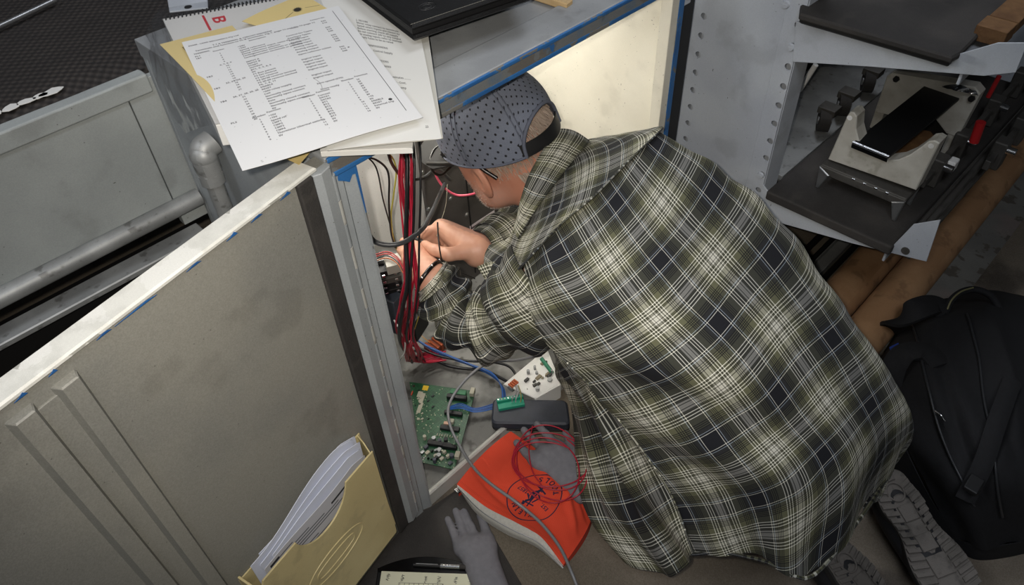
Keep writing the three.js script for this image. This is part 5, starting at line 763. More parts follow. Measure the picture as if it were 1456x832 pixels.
{ // circuit board lying at the front of the cabinet floor
  const y = 0.030; const tl = Y(582, 543, y), tr = Y(676, 556, y), bl = Y(598, 657, y), br = Y(646, 668, y); const t = thing('circuit_board', 'large green circuit board with yellow and white stickers, lying in the bottom of the cabinet', 'circuit board', V(tl.x, 0.014, tl.z));
  const S = quadS(tl, tr, br, bl); const pm = mat(0, { map: dataTex(512, (u, v, x, y2) => { let c = mixc(hex(0x0f3d25), hex(0x164c2d), fbm(u, v, 5, 4, 3)); const gx = Math.floor(u * 90), gy = Math.floor(v * 90); const tr1 = (hash(gx, Math.floor(gy / 9), 4) > 0.78 && (x % 6) < 2) || (hash(Math.floor(gx / 9), gy, 8) > 0.8 && (y2 % 6) < 2); if (tr1) c = mixc(c, hex(0x4d8b58), 0.55); if (hash(gx, gy, 12) > 0.985) c = hex(0xb9b99a); return c; }), tile: 0.16, rough: 0.45, coat: 0.2 });
  part('board', slab([tl, tr, br, bl].map((p) => p.clone().setY(y - 0.0018)), 0.0018, 0.0003, AX[1]), pm, t);
  for (const [u, v] of [[0.05, 0.06], [0.05, 0.94], [0.95, 0.1], [0.93, 0.9]]) { const p = S(u, v); part('standoff', cyl(p.clone().setY(0.0142), p.clone().setY(y), 0.003, 0.003, 8), M.chrome, t); }
  const ex = tr.clone().sub(tl).normalize(), ez = ex.clone().cross(AX[1]); const put = (name, px, py, w, d, h, m, rot = 0) => { const p = Y(px, py, y); const g = box(-w / 2, w / 2, 0, h, -d / 2, d / 2, Math.min(0.0012, h * 0.4)); g.rotateY(Math.atan2(-ex.z, ex.x) + rot); g.translate(p.x, y, p.z); return part(name, g, m, t); };
  const conn = mat(0x16181a, { rough: 0.5 }), pale = mat(0xa9a695, { rough: 0.6 }), yel = mat(0xd8b325, { rough: 0.6 }), grn = mat(0x2a6b46, { rough: 0.5 });
  put('yellow_sticker', 605, 552, 0.013, 0.013, 0.0012, yel); put('white_sticker', 600, 566, 0.010, 0.026, 0.001, pale); put('white_sticker', 597, 580, 0.009, 0.028, 0.001, pale); put('white_sticker', 597, 561, 0.011, 0.016, 0.0011, pale);
  put('connector', 650, 568, 0.045, 0.010, 0.012, conn); put('connector', 652, 561, 0.036, 0.012, 0.010, grn); put('connector', 672, 560, 0.010, 0.018, 0.012, pale); put('connector', 645, 590, 0.040, 0.009, 0.010, conn); put('chip', 640, 611, 0.042, 0.011, 0.008, conn); put('sticker', 641, 601, 0.015, 0.010, 0.009, pale); put('sticker', 636, 605, 0.014, 0.007, 0.010, mat(0xcfa992, { rough: 0.6 }));
  for (let k = 0; k < 9; k++) put('pin', 622 + k * 3.6, 619 + k * 0.5, 0.002, 0.006, 0.004, pale);
  put('chip', 625, 634, 0.05, 0.010, 0.010, conn); put('heat_sink', 640, 638, 0.03, 0.009, 0.012, conn); put('connector', 651, 650, 0.010, 0.015, 0.012, pale); put('fuse', 586, 560, 0.003, 0.012, 0.004, mat(0xb5452a, { rough: 0.5 }));
  for (let k = 0; k < 34; k++) { const u = rr(0.66, 0.97), v = rr(0.08, 0.9), p = S(u, v), r = rr(0.002, 0.005); const m = [conn, pale, mat(0x40424e, { rough: 0.5 }), M.steel][k % 4]; k % 3 ? part('component', box(p.x - r, p.x + r, y, y + rr(0.003, 0.009), p.z - r * 0.7, p.z + r * 0.7, 0.0006), m, t) : part('capacitor', cyl(p.clone().setY(y), p.clone().setY(y + rr(0.006, 0.013)), r, r, 12), m, t); }
  for (let k = 0; k < 14; k++) { const u = rr(0.1, 0.6), v = rr(0.05, 0.45), p = S(u, v), r = rr(0.001, 0.0022); part('component', box(p.x - r * 1.6, p.x + r * 1.6, y, y + 0.002, p.z - r, p.z + r, 0.0004), k % 2 ? conn : pale, t); }
}
{ // screwdriver held between the hands
  const a = W3(594, 342, 0.447), b = W3(611, 350, 0.441), c = W3(640, 366, 0.428); const t = thing('screwdriver', 'small flat-blade screwdriver with a black grip held between his hands', 'screwdriver', a.clone()); part('handle', tube([a.clone().lerp(b, -0.5), a, a.clone().lerp(b, 0.55), a.clone().lerp(b, 0.6)], 0.0052, 12, 10), M.black, t); part('blade', cyl(a.clone().lerp(b, 0.6), c, 0.0024, 0.0020, 10), M.chrome, t);
}

// ------------------------------------------------------------------ things on the floor in front of the cabinet
{ // orange canvas tool bag
  const c = [[[650, 689, .05], [672, 662, .072], [700, 634, .076], [726, 614, .062]], [[690, 720, .058], [706, 685, .098], [738, 660, .098], [766, 642, .075]], [[730, 741, .05], [752, 715, .095], [782, 690, .095], [812, 676, .07]], [[768, 763, .038], [790, 752, .065], [815, 728, .068], [838, 704, .055]], [[801, 804, .012], [818, 780, .03], [836, 750, .035], [848, 716, .03]]].map((r) => r.map((q) => W3(q[0], q[1], q[2])));
  const orange = canvasTex(1024, 512, (g, w, h) => {
    g.fillStyle = '#d8452a'; g.fillRect(0, 0, w, h); for (let k = 0; k < 26000; k++) { g.fillStyle = k % 2 ? 'rgba(120,30,15,0.10)' : 'rgba(255,130,90,0.10)'; g.fillRect((k * 131.7) % w, (k * 71.3) % h, 3, 1); }
    g.strokeStyle = '#a83018'; g.lineWidth = 2; g.setLineDash([7, 5]); g.beginPath(); g.moveTo(0, 26); g.lineTo(w, 26); g.moveTo(0, 34); g.lineTo(w, 34); g.stroke(); g.setLineDash([]);
    g.save(); g.translate(1024 * 0.50, 512 * 0.42); g.scale(0.92, 1.05); const ink = '#1d1d3c'; g.strokeStyle = ink; g.fillStyle = ink; g.lineWidth = 7; g.beginPath(); g.ellipse(0, 0, 172, 172, 0, 0, 7); g.stroke();
    const arc = (s, r, a0, st, flip) => { g.font = 'bold 50px sans-serif'; g.textAlign = 'center'; [...s].forEach((ch, i) => { const a = a0 + (i - (s.length - 1) / 2) * st; g.save(); g.rotate(a); g.translate(0, flip ? r : -r); g.fillText(ch, 0, flip ? 18 : 18); g.restore(); }); };
    arc('KLEIN', 126, 0, 0.30, false); arc('TOOLS', 134, 0, -0.30, true); g.font = 'bold 34px sans-serif'; g.fillText('EST.', -98, 14); g.fillText('1857', 96, 14);
    g.lineWidth = 9; g.beginPath(); g.moveTo(14, 84); g.lineTo(-6, -70); g.stroke(); g.lineWidth = 16; g.beginPath(); g.moveTo(6, 70); g.lineTo(26, 20); g.lineTo(8, -20); g.lineTo(30, -48); g.stroke(); g.lineWidth = 9; g.beginPath(); g.moveTo(10, 40); g.lineTo(-30, 20); g.lineTo(-14, -30); g.moveTo(24, -20); g.lineTo(56, 0); g.moveTo(-40, -40); g.lineTo(44, -56); g.moveTo(-36, 60); g.lineTo(50, 70); g.stroke(); g.beginPath(); g.arc(30, -66, 11, 0, 7); g.fill(); g.lineWidth = 5; g.beginPath(); g.arc(-8, 10, 46, -1, 1.6); g.stroke(); g.restore();
  });
  const om = new THREE.MeshPhysicalMaterial({ map: orange, roughness: 0.9, bumpMap: weaveBump, bumpScale: 0.0004, sheen: 0.1 });
  const t = thing('tool_bag', 'bright orange canvas zipper bag with a dark blue round lineman emblem', 'bag', V(0.12, 0, 0.15));
  const S = patch(c); const fold = (u, v) => 0.003 * (fbm(u, v, 6, 3, 31) - 0.5) + ridge(u, v, 0.35, 1, 0.95, 0.45, 0.035, 0.007) + ridge(u, v, 0.5, 1, 1.0, 0.7, 0.03, -0.005) + ridge(u, v, 0.15, 0.95, 0.6, 0.62, 0.035, 0.005) + ridge(u, v, 0.02, 0.3, 0.5, 0.1, 0.03, 0.004);
  part('front_panel', sheet(S, 70, 50, 0.0016, { disp: fold, up: AX[1], uv: (u, v) => [1 - u, 1 - v] }), om, t);
  const plainO = mat(0, { map: dataTex(128, (u, v, x, y) => mixc(hex(0xd8452a), hex(0xc23a22), fbm(u, v, 8, 3, 4))), tile: 0.08, rough: 0.9 });
  const B = patch(c.map((r) => r.map((p, i) => { const q = p.clone().lerp(W3(752, 705, 0.05), 0.22); q.y = 0.004; return q; }))); part('back_panel', sheet(B, 20, 20, 0.0015, { up: V(0, -1, 0) }), plainO, t);
  const edge = (f) => patch([f.map((p) => p.clone()), f.map((p) => p.clone().setY(p.y * 0.5 + 0.002)), f.map((p) => p.clone().setY(0.004))]); part('gusset', sheet(edge(c.map((r) => r[3])), 8, 40, 0.0012), plainO, t); part('gusset', sheet(edge(c[0]), 8, 40, 0.0012), plainO, t); part('gusset', sheet(edge(c[4]), 8, 30, 0.0012), plainO, t);
  const zt = mat(0, { map: dataTex(128, (u, v) => mixc(hex(0xc9c8c0), hex(0xb2b1aa), fbm(u, v, 16, 3, 5))), tile: 0.04, rough: 0.9 });
  const z0 = c.map((r) => r[0]), z1 = [[652, 695, .034], [678, 731, .022], [720, 760, .012], [762, 778, .010], [799, 808, .006]].map((q) => W3(...q)); const zp = part('zipper_tape', sheet(patch([z0, z0.map((p, i) => p.clone().lerp(z1[i], 0.6).add(V(-0.004, 0.006, 0.004))), z1]), 10, 60, 0.0014), zt, t, 'white zipper tape');
  part('zipper_teeth', tube(z0.map((p, i) => p.clone().lerp(z1[i], 0.5).add(V(-0.003, 0.006, 0.004))), 0.0013, 60, 6), M.steel, zp); part('zipper_pull', box(z0[0].x - 0.008, z0[0].x + 0.004, 0.03, 0.036, z0[0].z - 0.004, z0[0].z + 0.008), M.chrome, zp);
}
const gloveM = mat(0, { map: dataTex(256, (u, v, x, y) => mixc(hex(0x7b7b80), hex(0x6b6b71), fbm(u, v, 8, 4, 3)).map((k) => k + (hash(x, y, 4) - 0.5) * 14)), tile: 0.06, rough: 0.9, bump: weaveBump, bs: 0.0004 });
function glove(name, label, fingers, palm, group) { // chains of [px, py, height, radius]
  const seg = []; const W = (q) => W3(q[0], q[1], q[2]); fingers.forEach((f) => { for (let k = 0; k + 1 < f.length; k++) seg.push([W(f[k]), W(f[k + 1]), f[k][3], f[k + 1][3], 0.003]); }); palm.forEach(([a, b]) => seg.push([W(a), W(b), a[3], b[3], 0.022]));
  const bb = new THREE.Box3(); seg.forEach(([a, b]) => { bb.expandByPoint(a); bb.expandByPoint(b); }); bb.expandByScalar(0.04);
  const g = surfaceNets((p) => { let d = 9; for (const [a, b, ra, rb, k] of seg) d = smin(d, capD(p, a, b, ra, rb), k); return Math.max(d + 0.0012 * (vn(p.x * 90, p.z * 90 + p.y * 50, 0, 3) - 0.5), 0.0005 - p.y); }, bb.min, bb.max, 0.0032);
  return solo(name, g, gloveM, label, 'glove', group);
}
glove('work_glove', 'grey knitted work glove flat on the floor beside the padfolio', [[[637, 739, .010, .0072], [645, 758, .012, .008], [653, 780, .013, .0088]], [[648, 727, .010, .0074], [656, 748, .012, .0082], [665, 776, .014, .009]], [[660, 728, .010, .0074], [670, 750, .012, .0082], [678, 772, .014, .009]], [[683, 733, .010, .0078], [690, 752, .012, .0086], [697, 775, .014, .0095]]], [[[662, 782, .013, .0145], [690, 850, .012, .016]], [[676, 778, .014, .0145], [702, 850, .012, .016]], [[690, 774, .013, .0145], [716, 850, .012, .016]]]);
glove('work_glove', 'grey work glove spread across the orange bag under the red lead', [[[735, 630, .09, .0075], [748, 644, .094, .0082], [766, 658, .095, .009]], [[745, 612, .09, .0076], [760, 628, .094, .0084], [778, 644, .096, .009]], [[764, 604, .085, .0076], [778, 619, .092, .0084], [794, 636, .095, .009]], [[804, 617, .085, .0078], [812, 630, .09, .0086], [820, 645, .092, .009]]], [[[765, 655, .096, .014], [826, 704, .075, .016]], [[780, 646, .097, .0145], [834, 694, .075, .016]], [[796, 640, .095, .0145], [842, 686, .07, .016]]]);
solo('glove_label', slab([W3(838, 690, .09), W3(843, 688, .09), W3(845, 706, .085), W3(841, 710, .085)], 0.002, 0.0005, AX[1]), mat(0x4a9aa3, { rough: 0.7 }), 'small teal fabric label at the cuff of the upper glove', 'label');
{ // coiled red test lead
  const pts = []; for (let k = 0; k <= 96; k++) { const a = -0.9 + k / 24 * Math.PI * 2, n = k / 24; const cx = 781 + 4 * Math.sin(n * 2.3), cy = 660 + 6 * Math.cos(n * 3), rx = 50 + 5 * Math.sin(n * 1.9), ry = 44 + 9 * Math.cos(n * 2.4); const px = cx + rx * Math.cos(a) + 8 * Math.sin(a), py = cy + ry * Math.sin(a); pts.push(W3(px, py, 0.118 - 0.05 * sm(700, 740, py) + 0.003 * n)); }
  wire('red_test_lead', pts, 0.0013, 0xa81f33, 'thin coiled red test lead over the grey glove and orange bag', 'cable', null, 420);
}
wire('red_lead_end', [W3(757, 606, .10), W3(752, 640, .118), W3(758, 672, .122), W3(770, 690, .118)], 0.0012, 0xa81f33, 'loose red lead end dropping across the grey glove fingers', 'wire');
wire('grey_cable', [W3(770, 505, .16), W3(735, 512, .13), W3(690, 518, .10), W3(655, 548, .075), W3(638, 578, .062), W3(640, 605, .06), W3(657, 640, .062), W3(676, 668, .088), W3(700, 690, .112), W3(735, 715, .113), W3(770, 745, .085), W3(797, 780, .05), W3(811, 810, .02), W3(822, 838, .008), W3(835, 880, .006)], 0.0031, 0x808184, 'grey round cord running from the shirt over the bag to the floor', 'cable', null, 160);
{ // open padfolio with pen
  const y = 0.012, t = thing('padfolio', 'open black padfolio with a handwritten cream notepad at the bottom of the photo', 'notebook', V(-0.1, 0.004, 0.1));
  const a = Y(541, 812, y), b = Y(697, 817, y), c = Y(705, 960, y), d = Y(520, 960, y); const arc = []; for (let k = 0; k <= 14; k++) { const f = k / 14; arc.push(Y(lerp(537, 699, f), lerp(809, 816, f) - 20 * Math.sin(Math.PI * Math.pow(f, 0.9)), 0.0105)); }
  part('cover', slab([...arc, Y(708, 960, y), Y(515, 960, y)].map((p) => p.setY(0.0045)), 0.006, 0.002, AX[1]), M.black, t);
  part('pocket_flap', slab([...arc, Y(699, 821, y), Y(537, 814, y)].map((p) => p.setY(0.0105)), 0.0025, 0.001, AX[1]), M.blackGloss, t);
  const pad = [Y(543, 813.5, y), Y(693, 818.5, y), c, d].map((p) => p.setY(0.0155));
  part('pad_block', slab(pad.map((p) => p.clone().setY(0.0105)), 0.004, 0.0004, AX[1]), M.paper, t);
  part('note_sheet', sheet(quadS(...pad), 6, 6, 0.0008, { up: AX[1] }), printed(1024, 1024, (g, w, h) => { g.fillStyle = '#d9d9bf'; g.fillRect(0, 0, w, h); g.strokeStyle = '#33352f'; g.lineWidth = 3; let s = 5; const r = () => (s = (s * 16807) % 2147483647) / 2147483647; for (const x of [70, 210, 430, 560, 720, 860]) { g.save(); g.translate(x, 60 + r() * 20); g.rotate(-Math.PI / 2.2); g.beginPath(); for (let i = 0; i < 26; i++) { g.lineTo(i * 3 - 40, (r() - 0.5) * 34); } g.stroke(); g.restore(); } g.strokeRect(180, 120, 420, 60); for (let k = 0; k < 9; k++) g.strokeRect(190 + k * 45, 120, 45, 60); for (let i = 0; i < 26; i++) { g.beginPath(); g.moveTo(60, 230 + i * 30); for (let k = 0; k < 40; k++) g.lineTo(60 + k * 20, 230 + i * 30 + (r() - 0.5) * 16); g.stroke(); } }), t);
  const p0 = Y(588, 803, 0.017), p1 = Y(692, 808, 0.017), pen = thing('pen', 'black pen with a silver grip section clipped along the padfolio flap', 'pen', p0.clone()); const L = (f) => p0.clone().lerp(p1, f);
  part('barrel', cyl(L(0), L(0.38), 0.0034, 0.0042, 14), M.black, pen); part('grip_window', cyl(L(0.37), L(0.63), 0.0043, 0.0043, 14), M.chrome, pen); part('rubber_grip', cyl(L(0.63), L(0.93), 0.0043, 0.0040, 14), M.rubber, pen); part('tip', cyl(L(0.93), L(1.0), 0.0036, 0.0008, 12), M.chrome, pen); part('clip', cyl(L(0.04).add(V(0, 0.005, 0)), L(0.34).add(V(0, 0.0055, 0)), 0.0009, 0.0007, 8), M.steel, pen);
}

// ------------------------------------------------------------------ black backpack at the right
{
  const bm = mat(0, { map: dataTex(256, (u, v, x, y) => mixc(hex(0x0d0d0e), hex(0x17171a), fbm(u, v, 16, 4, 3)).map((k) => k + (hash(x, y, 4) - 0.5) * 10)), tile: 0.08, rough: 0.85, bump: weaveBump, bs: 0.0006 });
  const t = thing('backpack', 'black fabric backpack lying on the floor behind the kneeling man', 'backpack', V(0.75, 0, 0.70));
  const rows = [[[1258, 500, .02], [1300, 440, .02], [1345, 424, .02], [1400, 412, .02], [1470, 425, .02], [1540, 440, .02]], [[1252, 520, .10], [1310, 470, .15], [1360, 452, .17], [1420, 440, .17], [1490, 440, .14], [1560, 450, .08]], [[1262, 570, .13], [1320, 540, .20], [1385, 520, .22], [1450, 510, .21], [1520, 500, .16], [1580, 500, .08]], [[1284, 630, .13], [1340, 620, .20], [1405, 600, .23], [1470, 590, .21], [1540, 580, .15], [1600, 580, .06]], [[1318, 700, .10], [1368, 700, .16], [1425, 690, .19], [1490, 680, .17], [1550, 670, .12], [1610, 660, .05]], [[1360, 768, .02], [1400, 778, .05], [1450, 772, .06], [1510, 760, .05], [1570, 745, .03], [1620, 730, .02]]].map((r) => r.map((q) => W3(...q)));
  const S = patch(rows); const d = (u, v) => 0.012 * (fbm(u, v, 4, 4, 3) - 0.5) + 0.006 * Math.sin(v * 22 + 3 * Math.sin(u * 5)) * sm(0.1, 0.3, u) + ridge(u, v, 0.2, 0.25, 0.9, 0.3, 0.03, -0.012) + ridge(u, v, 0.15, 0.55, 0.95, 0.5, 0.025, 0.010);
  const body = part('body', sheet(S, 70, 70, 0.002, { disp: d, up: AX[1] }), bm, t);
  part('skirt', sheet(patch([rows.map((r) => r[0]), rows.map((r) => r[0].clone().setY(r[0].y * 0.4)), rows.map((r) => r[0].clone().setY(0.002).add(V(0.01, 0, 0.01)))]), 10, 40, 0.002), bm, t); part('skirt', sheet(patch([rows[5], rows[5].map((p) => p.clone().setY(0.002))]), 4, 40, 0.002), bm, t);
  const zip = (v0, v1, u0, u1) => { const p = []; for (let k = 0; k <= 20; k++) { const f = k / 20, u = lerp(u0, u1, f), v = lerp(v0, v1, f); p.push(S(u, v).add(V(-0.002, 0.006 + d(u, v), 0.0))); } return p; };
  const z1 = part('zipper', tube(zip(0.16, 0.22, 0.12, 0.86), 0.0026, 60, 6), mat(0x2e2f31, { rough: 0.4 }), t); const zp = S(0.52, 0.19).add(V(-0.004, 0.012, 0)); part('zipper_pull', tube([zp, zp.clone().add(V(-0.006, 0.003, 0.012)), zp.clone().add(V(-0.012, 0.001, 0.022))], 0.0022, 16, 6), M.chrome, z1);
  part('zipper', tube(zip(0.45, 0.36, 0.2, 0.9), 0.0024, 60, 6), mat(0x2e2f31, { rough: 0.4 }), t);
  const strap = (a, w, th, name) => { const sp = (u, v) => { const c = spline(a, u), tn = spline(a, Math.min(1, u + 0.03)).sub(spline(a, Math.max(0, u - 0.03))).normalize(), x = tn.clone().cross(AX[1]).normalize(); return c.addScaledVector(x, (v - 0.5) * w); }; return part(name, sheet(sp, 50, 8, th, { up: AX[1], disp: (u, v) => 0.004 * Math.sin(v * Math.PI) }), bm, t); };
  strap([W3(1262, 470, .06), W3(1280, 452, .13), W3(1305, 438, .16), W3(1330, 432, .15), W3(1345, 445, .14)], 0.055, 0.008, 'shoulder_strap'); strap([W3(1262, 560, .14), W3(1272, 520, .17), W3(1290, 500, .19), W3(1318, 500, .20), W3(1340, 520, .205)], 0.045, 0.008, 'shoulder_strap'); const sB = strap([W3(1440, 540, .24), W3(1418, 600, .25), W3(1398, 660, .22), W3(1372, 712, .17)], 0.03, 0.006, 'webbing_strap');
  const bk = W3(1384, 690, .205); part('buckle', box(bk.x - 0.018, bk.x + 0.018, bk.y - 0.004, bk.y + 0.006, bk.z - 0.012, bk.z + 0.012, 0.003), M.black, sB);
  part('carry_handle', tube([W3(1345, 446, .13), W3(1352, 428, .15), W3(1368, 415, .16), W3(1388, 412, .165), W3(1408, 420, .165), W3(1420, 436, .16), W3(1428, 450, .15)], 0.0075, 50, 10), bm, t); part('handle_trim', tube([W3(1347, 440, .145), W3(1353, 427, .158), W3(1366, 415, .168), W3(1384, 409, .172)], 0.002, 30, 6), mat(0x6f6b4a, { rough: 0.6 }), t);
  part('lining', slab([W3(1264, 494, .145), W3(1276, 488, .145), W3(1282, 496, .14), W3(1266, 502, .14)], 0.003, 0.001, AX[1]), mat(0x1f3a86, { rough: 0.8 }), t, 'blue lining patch');
}

// ------------------------------------------------------------------ under and on the rack
for (let k = 0; k < 2; k++) {
  const z = [0.335, 0.434][k], r = [0.047, 0.048][k], x0 = [0.84, 0.86][k], t = thing('cardboard_tube', ['brown cardboard tube on the floor, the one nearer the rack column', 'longer brown cardboard tube on the floor beside the pale tape'][k], 'tube', V(x0, 0, z), 'cardboard tubes');
  const a = V(x0, r + 0.001, z), b = V(2.55, r + 0.001, z - (k ? 0.012 : 0.006));
  const g = new THREE.LatheGeometry([new THREE.Vector2(r * 0.86, 0), new THREE.Vector2(r, 0.001), new THREE.Vector2(r, a.distanceTo(b)), new THREE.Vector2(r * 0.86, a.distanceTo(b)), new THREE.Vector2(r * 0.86, 0)], 40); g.applyQuaternion(new THREE.Quaternion().setFromUnitVectors(AX[1], b.clone().sub(a).normalize())); g.translate(a.x, a.y, a.z); part('wall', g, M.card, t); part('end_plug', cyl(a.clone().add(V(0.006, 0, 0)), a.clone().add(V(0.012, 0, 0)), r * 0.85, r * 0.85, 30), M.black, t);
}
[[0.262, 0.008, M.black, 'thin black rod on the floor closest to the cardboard tubes'], [0.205, 0.007, M.black, 'thin black rod on the floor under the rack bracket'], [0.175, 0.009, M.black, 'black pipe on the floor nearest the rack column']].forEach(([z, r, m, l]) => solo('black_rod', cyl(V(0.9, r + 0.001, z), V(2.5, r + 0.001, z), r, r, 12), m, l, 'rod'));
solo('grey_channel', [box(0.9, 2.5, 0.001, 0.006, 0.217, 0.248), box(0.9, 2.5, 0.001, 0.02, 0.215, 0.219), box(0.9, 2.5, 0.001, 0.02, 0.246, 0.250)].reduce((a, b) => mergeGeometries([a, b])), M.galv, 'grey metal channel lying between black rods on the floor', 'channel');
{ // base plate of the rack seen behind the shoulder
  part('base_plate', box(0.80, 1.2, 0.001, 0.012, -0.08, 0.162), mat(0, { map: paintTex(0x8b8f7e, 0x7f8373, { s: 121, da: 0.2 }), tile: 0.3, rough: 0.6 }), rack);
}
const MT = 0.396; // top of the lower rack mat
{ // iron channel stand
  const t = thing('iron_stand', 'cast iron channel stand with four splayed feet on the lower rack mat', 'stand', V(0.93, MT, 0.32));
  const a = X(1175, 228, 0.935), b = X(1300, 277, 0.935), yT = (a.y + b.y) / 2; const z0 = 0.236, z1 = 0.412;
  part('web', box(0.915, 0.99, yT - 0.012, yT, z0, z1, 0.003), M.iron, t); part('edge_rib', box(0.912, 0.922, yT - 0.02, yT - 0.002, z0, z1, 0.003), M.iron, t);
  for (const z of [z0 + 0.006, z1 - 0.006]) for (const x of [0.919, 0.985]) part('foot', slab([V(x, MT + 0.0005, z + (z < 0.3 ? -0.002 : 0.002)), V(x, MT + 0.0005, z + (z < 0.3 ? 0.005 : -0.005)), V(x, yT - 0.016, z + (z < 0.3 ? 0.018 : -0.018)), V(x, yT - 0.004, z + (z < 0.3 ? -0.006 : 0.006))], 0.009, 0.002, V(-1, 0, 0)), M.steel, t);
  for (let k = 0; k < 4; k++) { const p = V(0.914, yT - 0.004, lerp(z0, z1, 0.4 + k * 0.13)); part('weld_spot', box(p.x - 0.002, p.x + 0.002, p.y - 0.002, p.y + 0.003, p.z - 0.004, p.z + 0.004), M.chrome, t); }
}
const nylon = mat(0, { map: paintTex(0xc9c7bd, 0xb6b3a8, { s: 131, da: 0.25, dirt: 0x77725f }), tile: 0.15, rough: 0.5 });
{ // white saddle block on the stand and a second one behind
  const x = 0.928, P = [[1177, 227], [1204, 166], [1208, 160], [1214, 160], [1218, 166], [1217, 184], [1221, 200], [1231, 214], [1246, 224], [1262, 229], [1278, 227], [1294, 220], [1307, 211], [1320, 201], [1329, 200], [1336, 204], [1302, 271]].map(([a, b]) => X(a, b, x));
  const low = Math.min(P[0].y, P[P.length - 1].y); const t = thing('saddle_block', 'white nylon saddle block with a concave top, standing on the iron stand', 'block', V(x, low, 0.32)); part('block', slab(P.map((p) => p.clone().add(V(0.036, 0, 0))), 0.036, 0.002, V(-1, 0, 0)), nylon, t);
  for (const [px, py] of [[1209, 165], [1325, 205]]) { const p = X(px, py, x); part('dowel', cyl(p.clone().add(V(-0.0006, -0.004, 0)), p.clone().add(V(0.003, -0.004, 0)), 0.005, 0.005, 14), M.white, t); }
  const x2 = 1.19, Q = [[1243, 160], [1261, 108], [1268, 104], [1386, 124], [1394, 134], [1361, 196], [1345, 190], [1330, 170], [1300, 160], [1270, 165]].map(([a, b]) => X(a, b, x2)); const t2 = thing('saddle_block', 'second white saddle block at the back of the lower rack shelf', 'block', V(x2, MT, 0.32)); part('block', slab(Q.map((p) => p.clone().add(V(0.03, 0, 0))), 0.03, 0.002, V(-1, 0, 0)), nylon, t2); part('leg', box(x2 + 0.002, x2 + 0.028, MT + 0.0005, Q[0].y + 0.02, Q[0].z, Q[0].z + 0.02), nylon, t2); part('leg', box(x2 + 0.002, x2 + 0.028, MT + 0.0005, Q[5].y + 0.02, Q[5].z - 0.02, Q[5].z), nylon, t2); const pb = X(1275, 112, x2); part('bolt_head', cyl(pb, pb.clone().add(V(-0.006, 0, 0)), 0.007, 0.006, 6), M.black, t2); const pc = X(1382, 140, x2); part('bolt_head', cyl(pc, pc.clone().add(V(-0.006, 0, 0)), 0.007, 0.006, 6), M.black, t2);
}
{ // black strap plate lying over both blocks
  const n0 = X(1211, 206, 0.918), n1 = X(1262, 227, 0.918), f1 = X(1368, 137, 1.20), f0 = X(1317, 120, 1.20), t = thing('black_plate', 'long glossy black plate with bright metal end lines resting on the white blocks', 'plate', n0.clone()); n0.y += 0.006; n1.y += 0.006; const m = (a, b, f) => a.clone().lerp(b, f);
  part('plate', slab([n0, n1, f1, f0].map((p) => p.clone().add(V(0, -0.006, 0))), 0.006, 0.001, AX[1]), M.black, t); for (const f of [0.006, 0.016]) part('bright_line', cyl(m(n0, f0, f).add(V(-0.002, 0.0006, 0)), m(n1, f1, f).add(V(-0.002, 0.0006, 0)), 0.0014, 0.0014, 8), M.chrome, t);
  part('lip', slab([n0, n1, n1.clone().add(V(0.003, -0.012, 0)), n0.clone().add(V(0.003, -0.012, 0))], 0.003, 0.0008, V(-1, 0, 0)), M.blackGloss, t);
  const s = patch([[X(1340, 122, 1.19), X(1362, 120, 1.18), X(1385, 128, 1.18)], [X(1345, 126, 1.185), X(1365, 130, 1.175), X(1391, 136, 1.18)]]); part('foil_end', sheet(s, 10, 20, 0.002, { disp: (u, v) => 0.004 * Math.sin(v * 9 + u * 4) }), M.chrome, t);
}
{ const A = slab([X(1222, 192, 1.0), X(1262, 148, 1.08), X(1290, 140, 1.12), X(1340, 150, 1.14), X(1352, 160, 1.12), X(1318, 205, 1.0), X(1280, 222, 0.97)].map((p, i) => p.setY(0.452)), 0.018, 0.004, AX[1]); solo('brown_wood_piece', A, M.brownWood, 'rough brown wood piece under the black plate between the white blocks', 'wood'); }
[[1172, 170, 'dark rubber caster lying nearest the column on the lower shelf'], [1200, 148, 'dark rubber caster in the middle of the three on the lower shelf'], [1235, 115, 'dark rubber caster farthest back on the lower shelf']].forEach(([px, py, l], k) => { const c = Y(px, py, MT + 0.028), t = thing('caster', l, 'caster', V(c.x, MT, c.z), 'casters on the lower shelf'); c.y = MT + 0.026; const d = V(0.5, 0, 0.86).normalize(); part('wheel', [cyl(c.clone().addScaledVector(d, -0.012), c.clone().addScaledVector(d, 0.012), 0.025, 0.025, 22)], M.rubber, t); part('hub', cyl(c.clone().addScaledVector(d, -0.014), c.clone().addScaledVector(d, 0.016), 0.009, 0.009, 12), M.steel, t); part('fork', [box(c.x - 0.004, c.x + 0.03, c.y + 0.014, c.y + 0.03, c.z - 0.02, c.z + 0.02)], M.iron, t); });
solo('grey_plate', box(0.915, 1.6, 0.374, 0.386, -0.02, 0.166), M.galv, 'grey steel plate beside the dark mat on the lower rack shelf', 'plate');
part('plate_support', box(0.915, 2.6, 0.368, 0.3735, -0.026, 0.166), M.iron, rack);
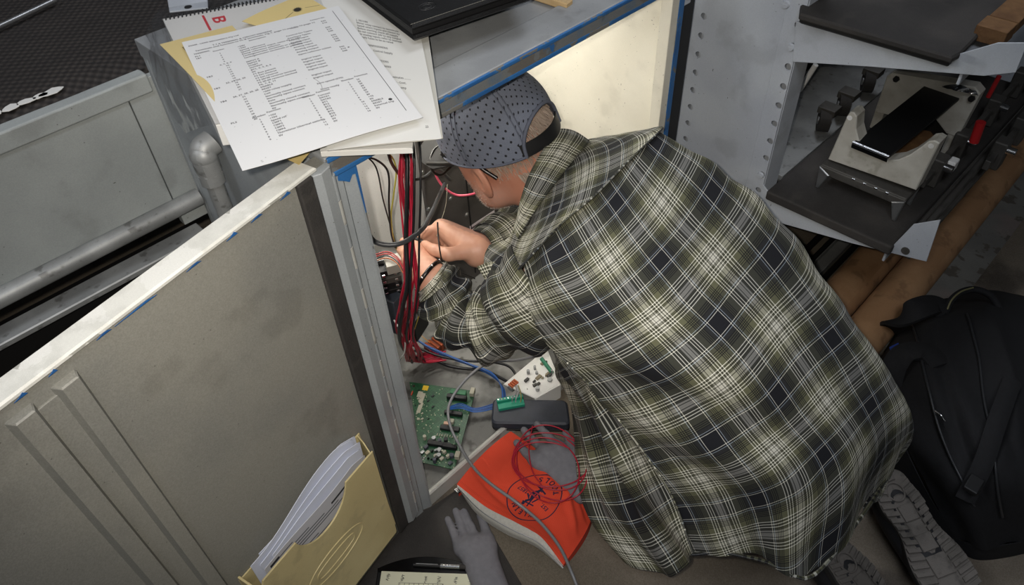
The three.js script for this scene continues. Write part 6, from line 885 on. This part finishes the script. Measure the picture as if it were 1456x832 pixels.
{ // rods and clamps along the right of the lower shelf
  solo('steel_rod', cyl(V(0.845, 0.393, 0.459), V(1.55, 0.393, 0.452), 0.0078, 0.0078, 14), M.iron, 'round steel rod on the outer rail of the lower shelf, its end toward the camera', 'rod');
  for (let k = 0; k < 2; k++) {
    const z = [0.405, 0.475][k], x0 = [1.02, 1.16][k], y = MT + 0.02, t = thing('bar_clamp', ['dark bar clamp with a red handle on the lower rack shelf', 'dark bar clamp along the outermost edge of the lower shelf'][k], 'clamp', V(x0, MT, z));
    part('bar', box(x0, x0 + 0.62, y, y + 0.022, z - 0.006, z + 0.006), M.iron, t); for (const q of [0.04, 0.16, 0.34, 0.5]) { part('jaw', box(x0 + q, x0 + q + 0.035, MT + 0.001, y + 0.045, z - 0.012, z + 0.016, 0.004), M.iron, t); part('screw_end', cyl(V(x0 + q + 0.01, y + 0.03, z + 0.014), V(x0 + q + 0.01, y + 0.03, z + 0.032), 0.009, 0.009, 6), M.chrome, t); }
    if (k === 0) { const h = X(1387, 195, 1.12); part('handle', cyl(X(1382, 208, 1.10).add(V(0, 0.01, 0)), X(1392, 180, 1.10).add(V(0, 0.01, 0)), 0.009, 0.009, 12), mat(0xa8181c, { rough: 0.5 }), t, 'red handle'); part('trigger', cyl(X(1405, 138, 1.22), X(1421, 108, 1.22), 0.0045, 0.0045, 10), mat(0xa8181c, { rough: 0.5 }), t); }
  }
  const p = Y(1354, 234, MT + 0.05); solo('square_plug', (() => { const g = box(-0.012, 0.012, -0.012, 0.012, -0.008, 0.008, 0.003); g.translate(p.x, p.y, p.z); return g; })(), M.white, 'small white square cap on the dark clamp', 'plug');
}
solo('wood_block', box(0.925, 0.97, 0.7645, 0.790, 0.405, 0.452), M.brownWood, 'brown worn wood block at the outer end of the upper rack shelf', 'wood');
solo('wood_plank', box(0.985, 1.3, 0.7645, 0.785, 0.405, 0.45), M.brownWood, 'dark worn plank behind the brown block on the upper rack shelf', 'wood');
solo('pale_rod', cyl(X(1137, 128, 1.1), X(1160, 92, 1.1), 0.006, 0.006, 10), M.white, 'pale slanted rod behind the rack column', 'rod');
renderer.render(scene, camera);
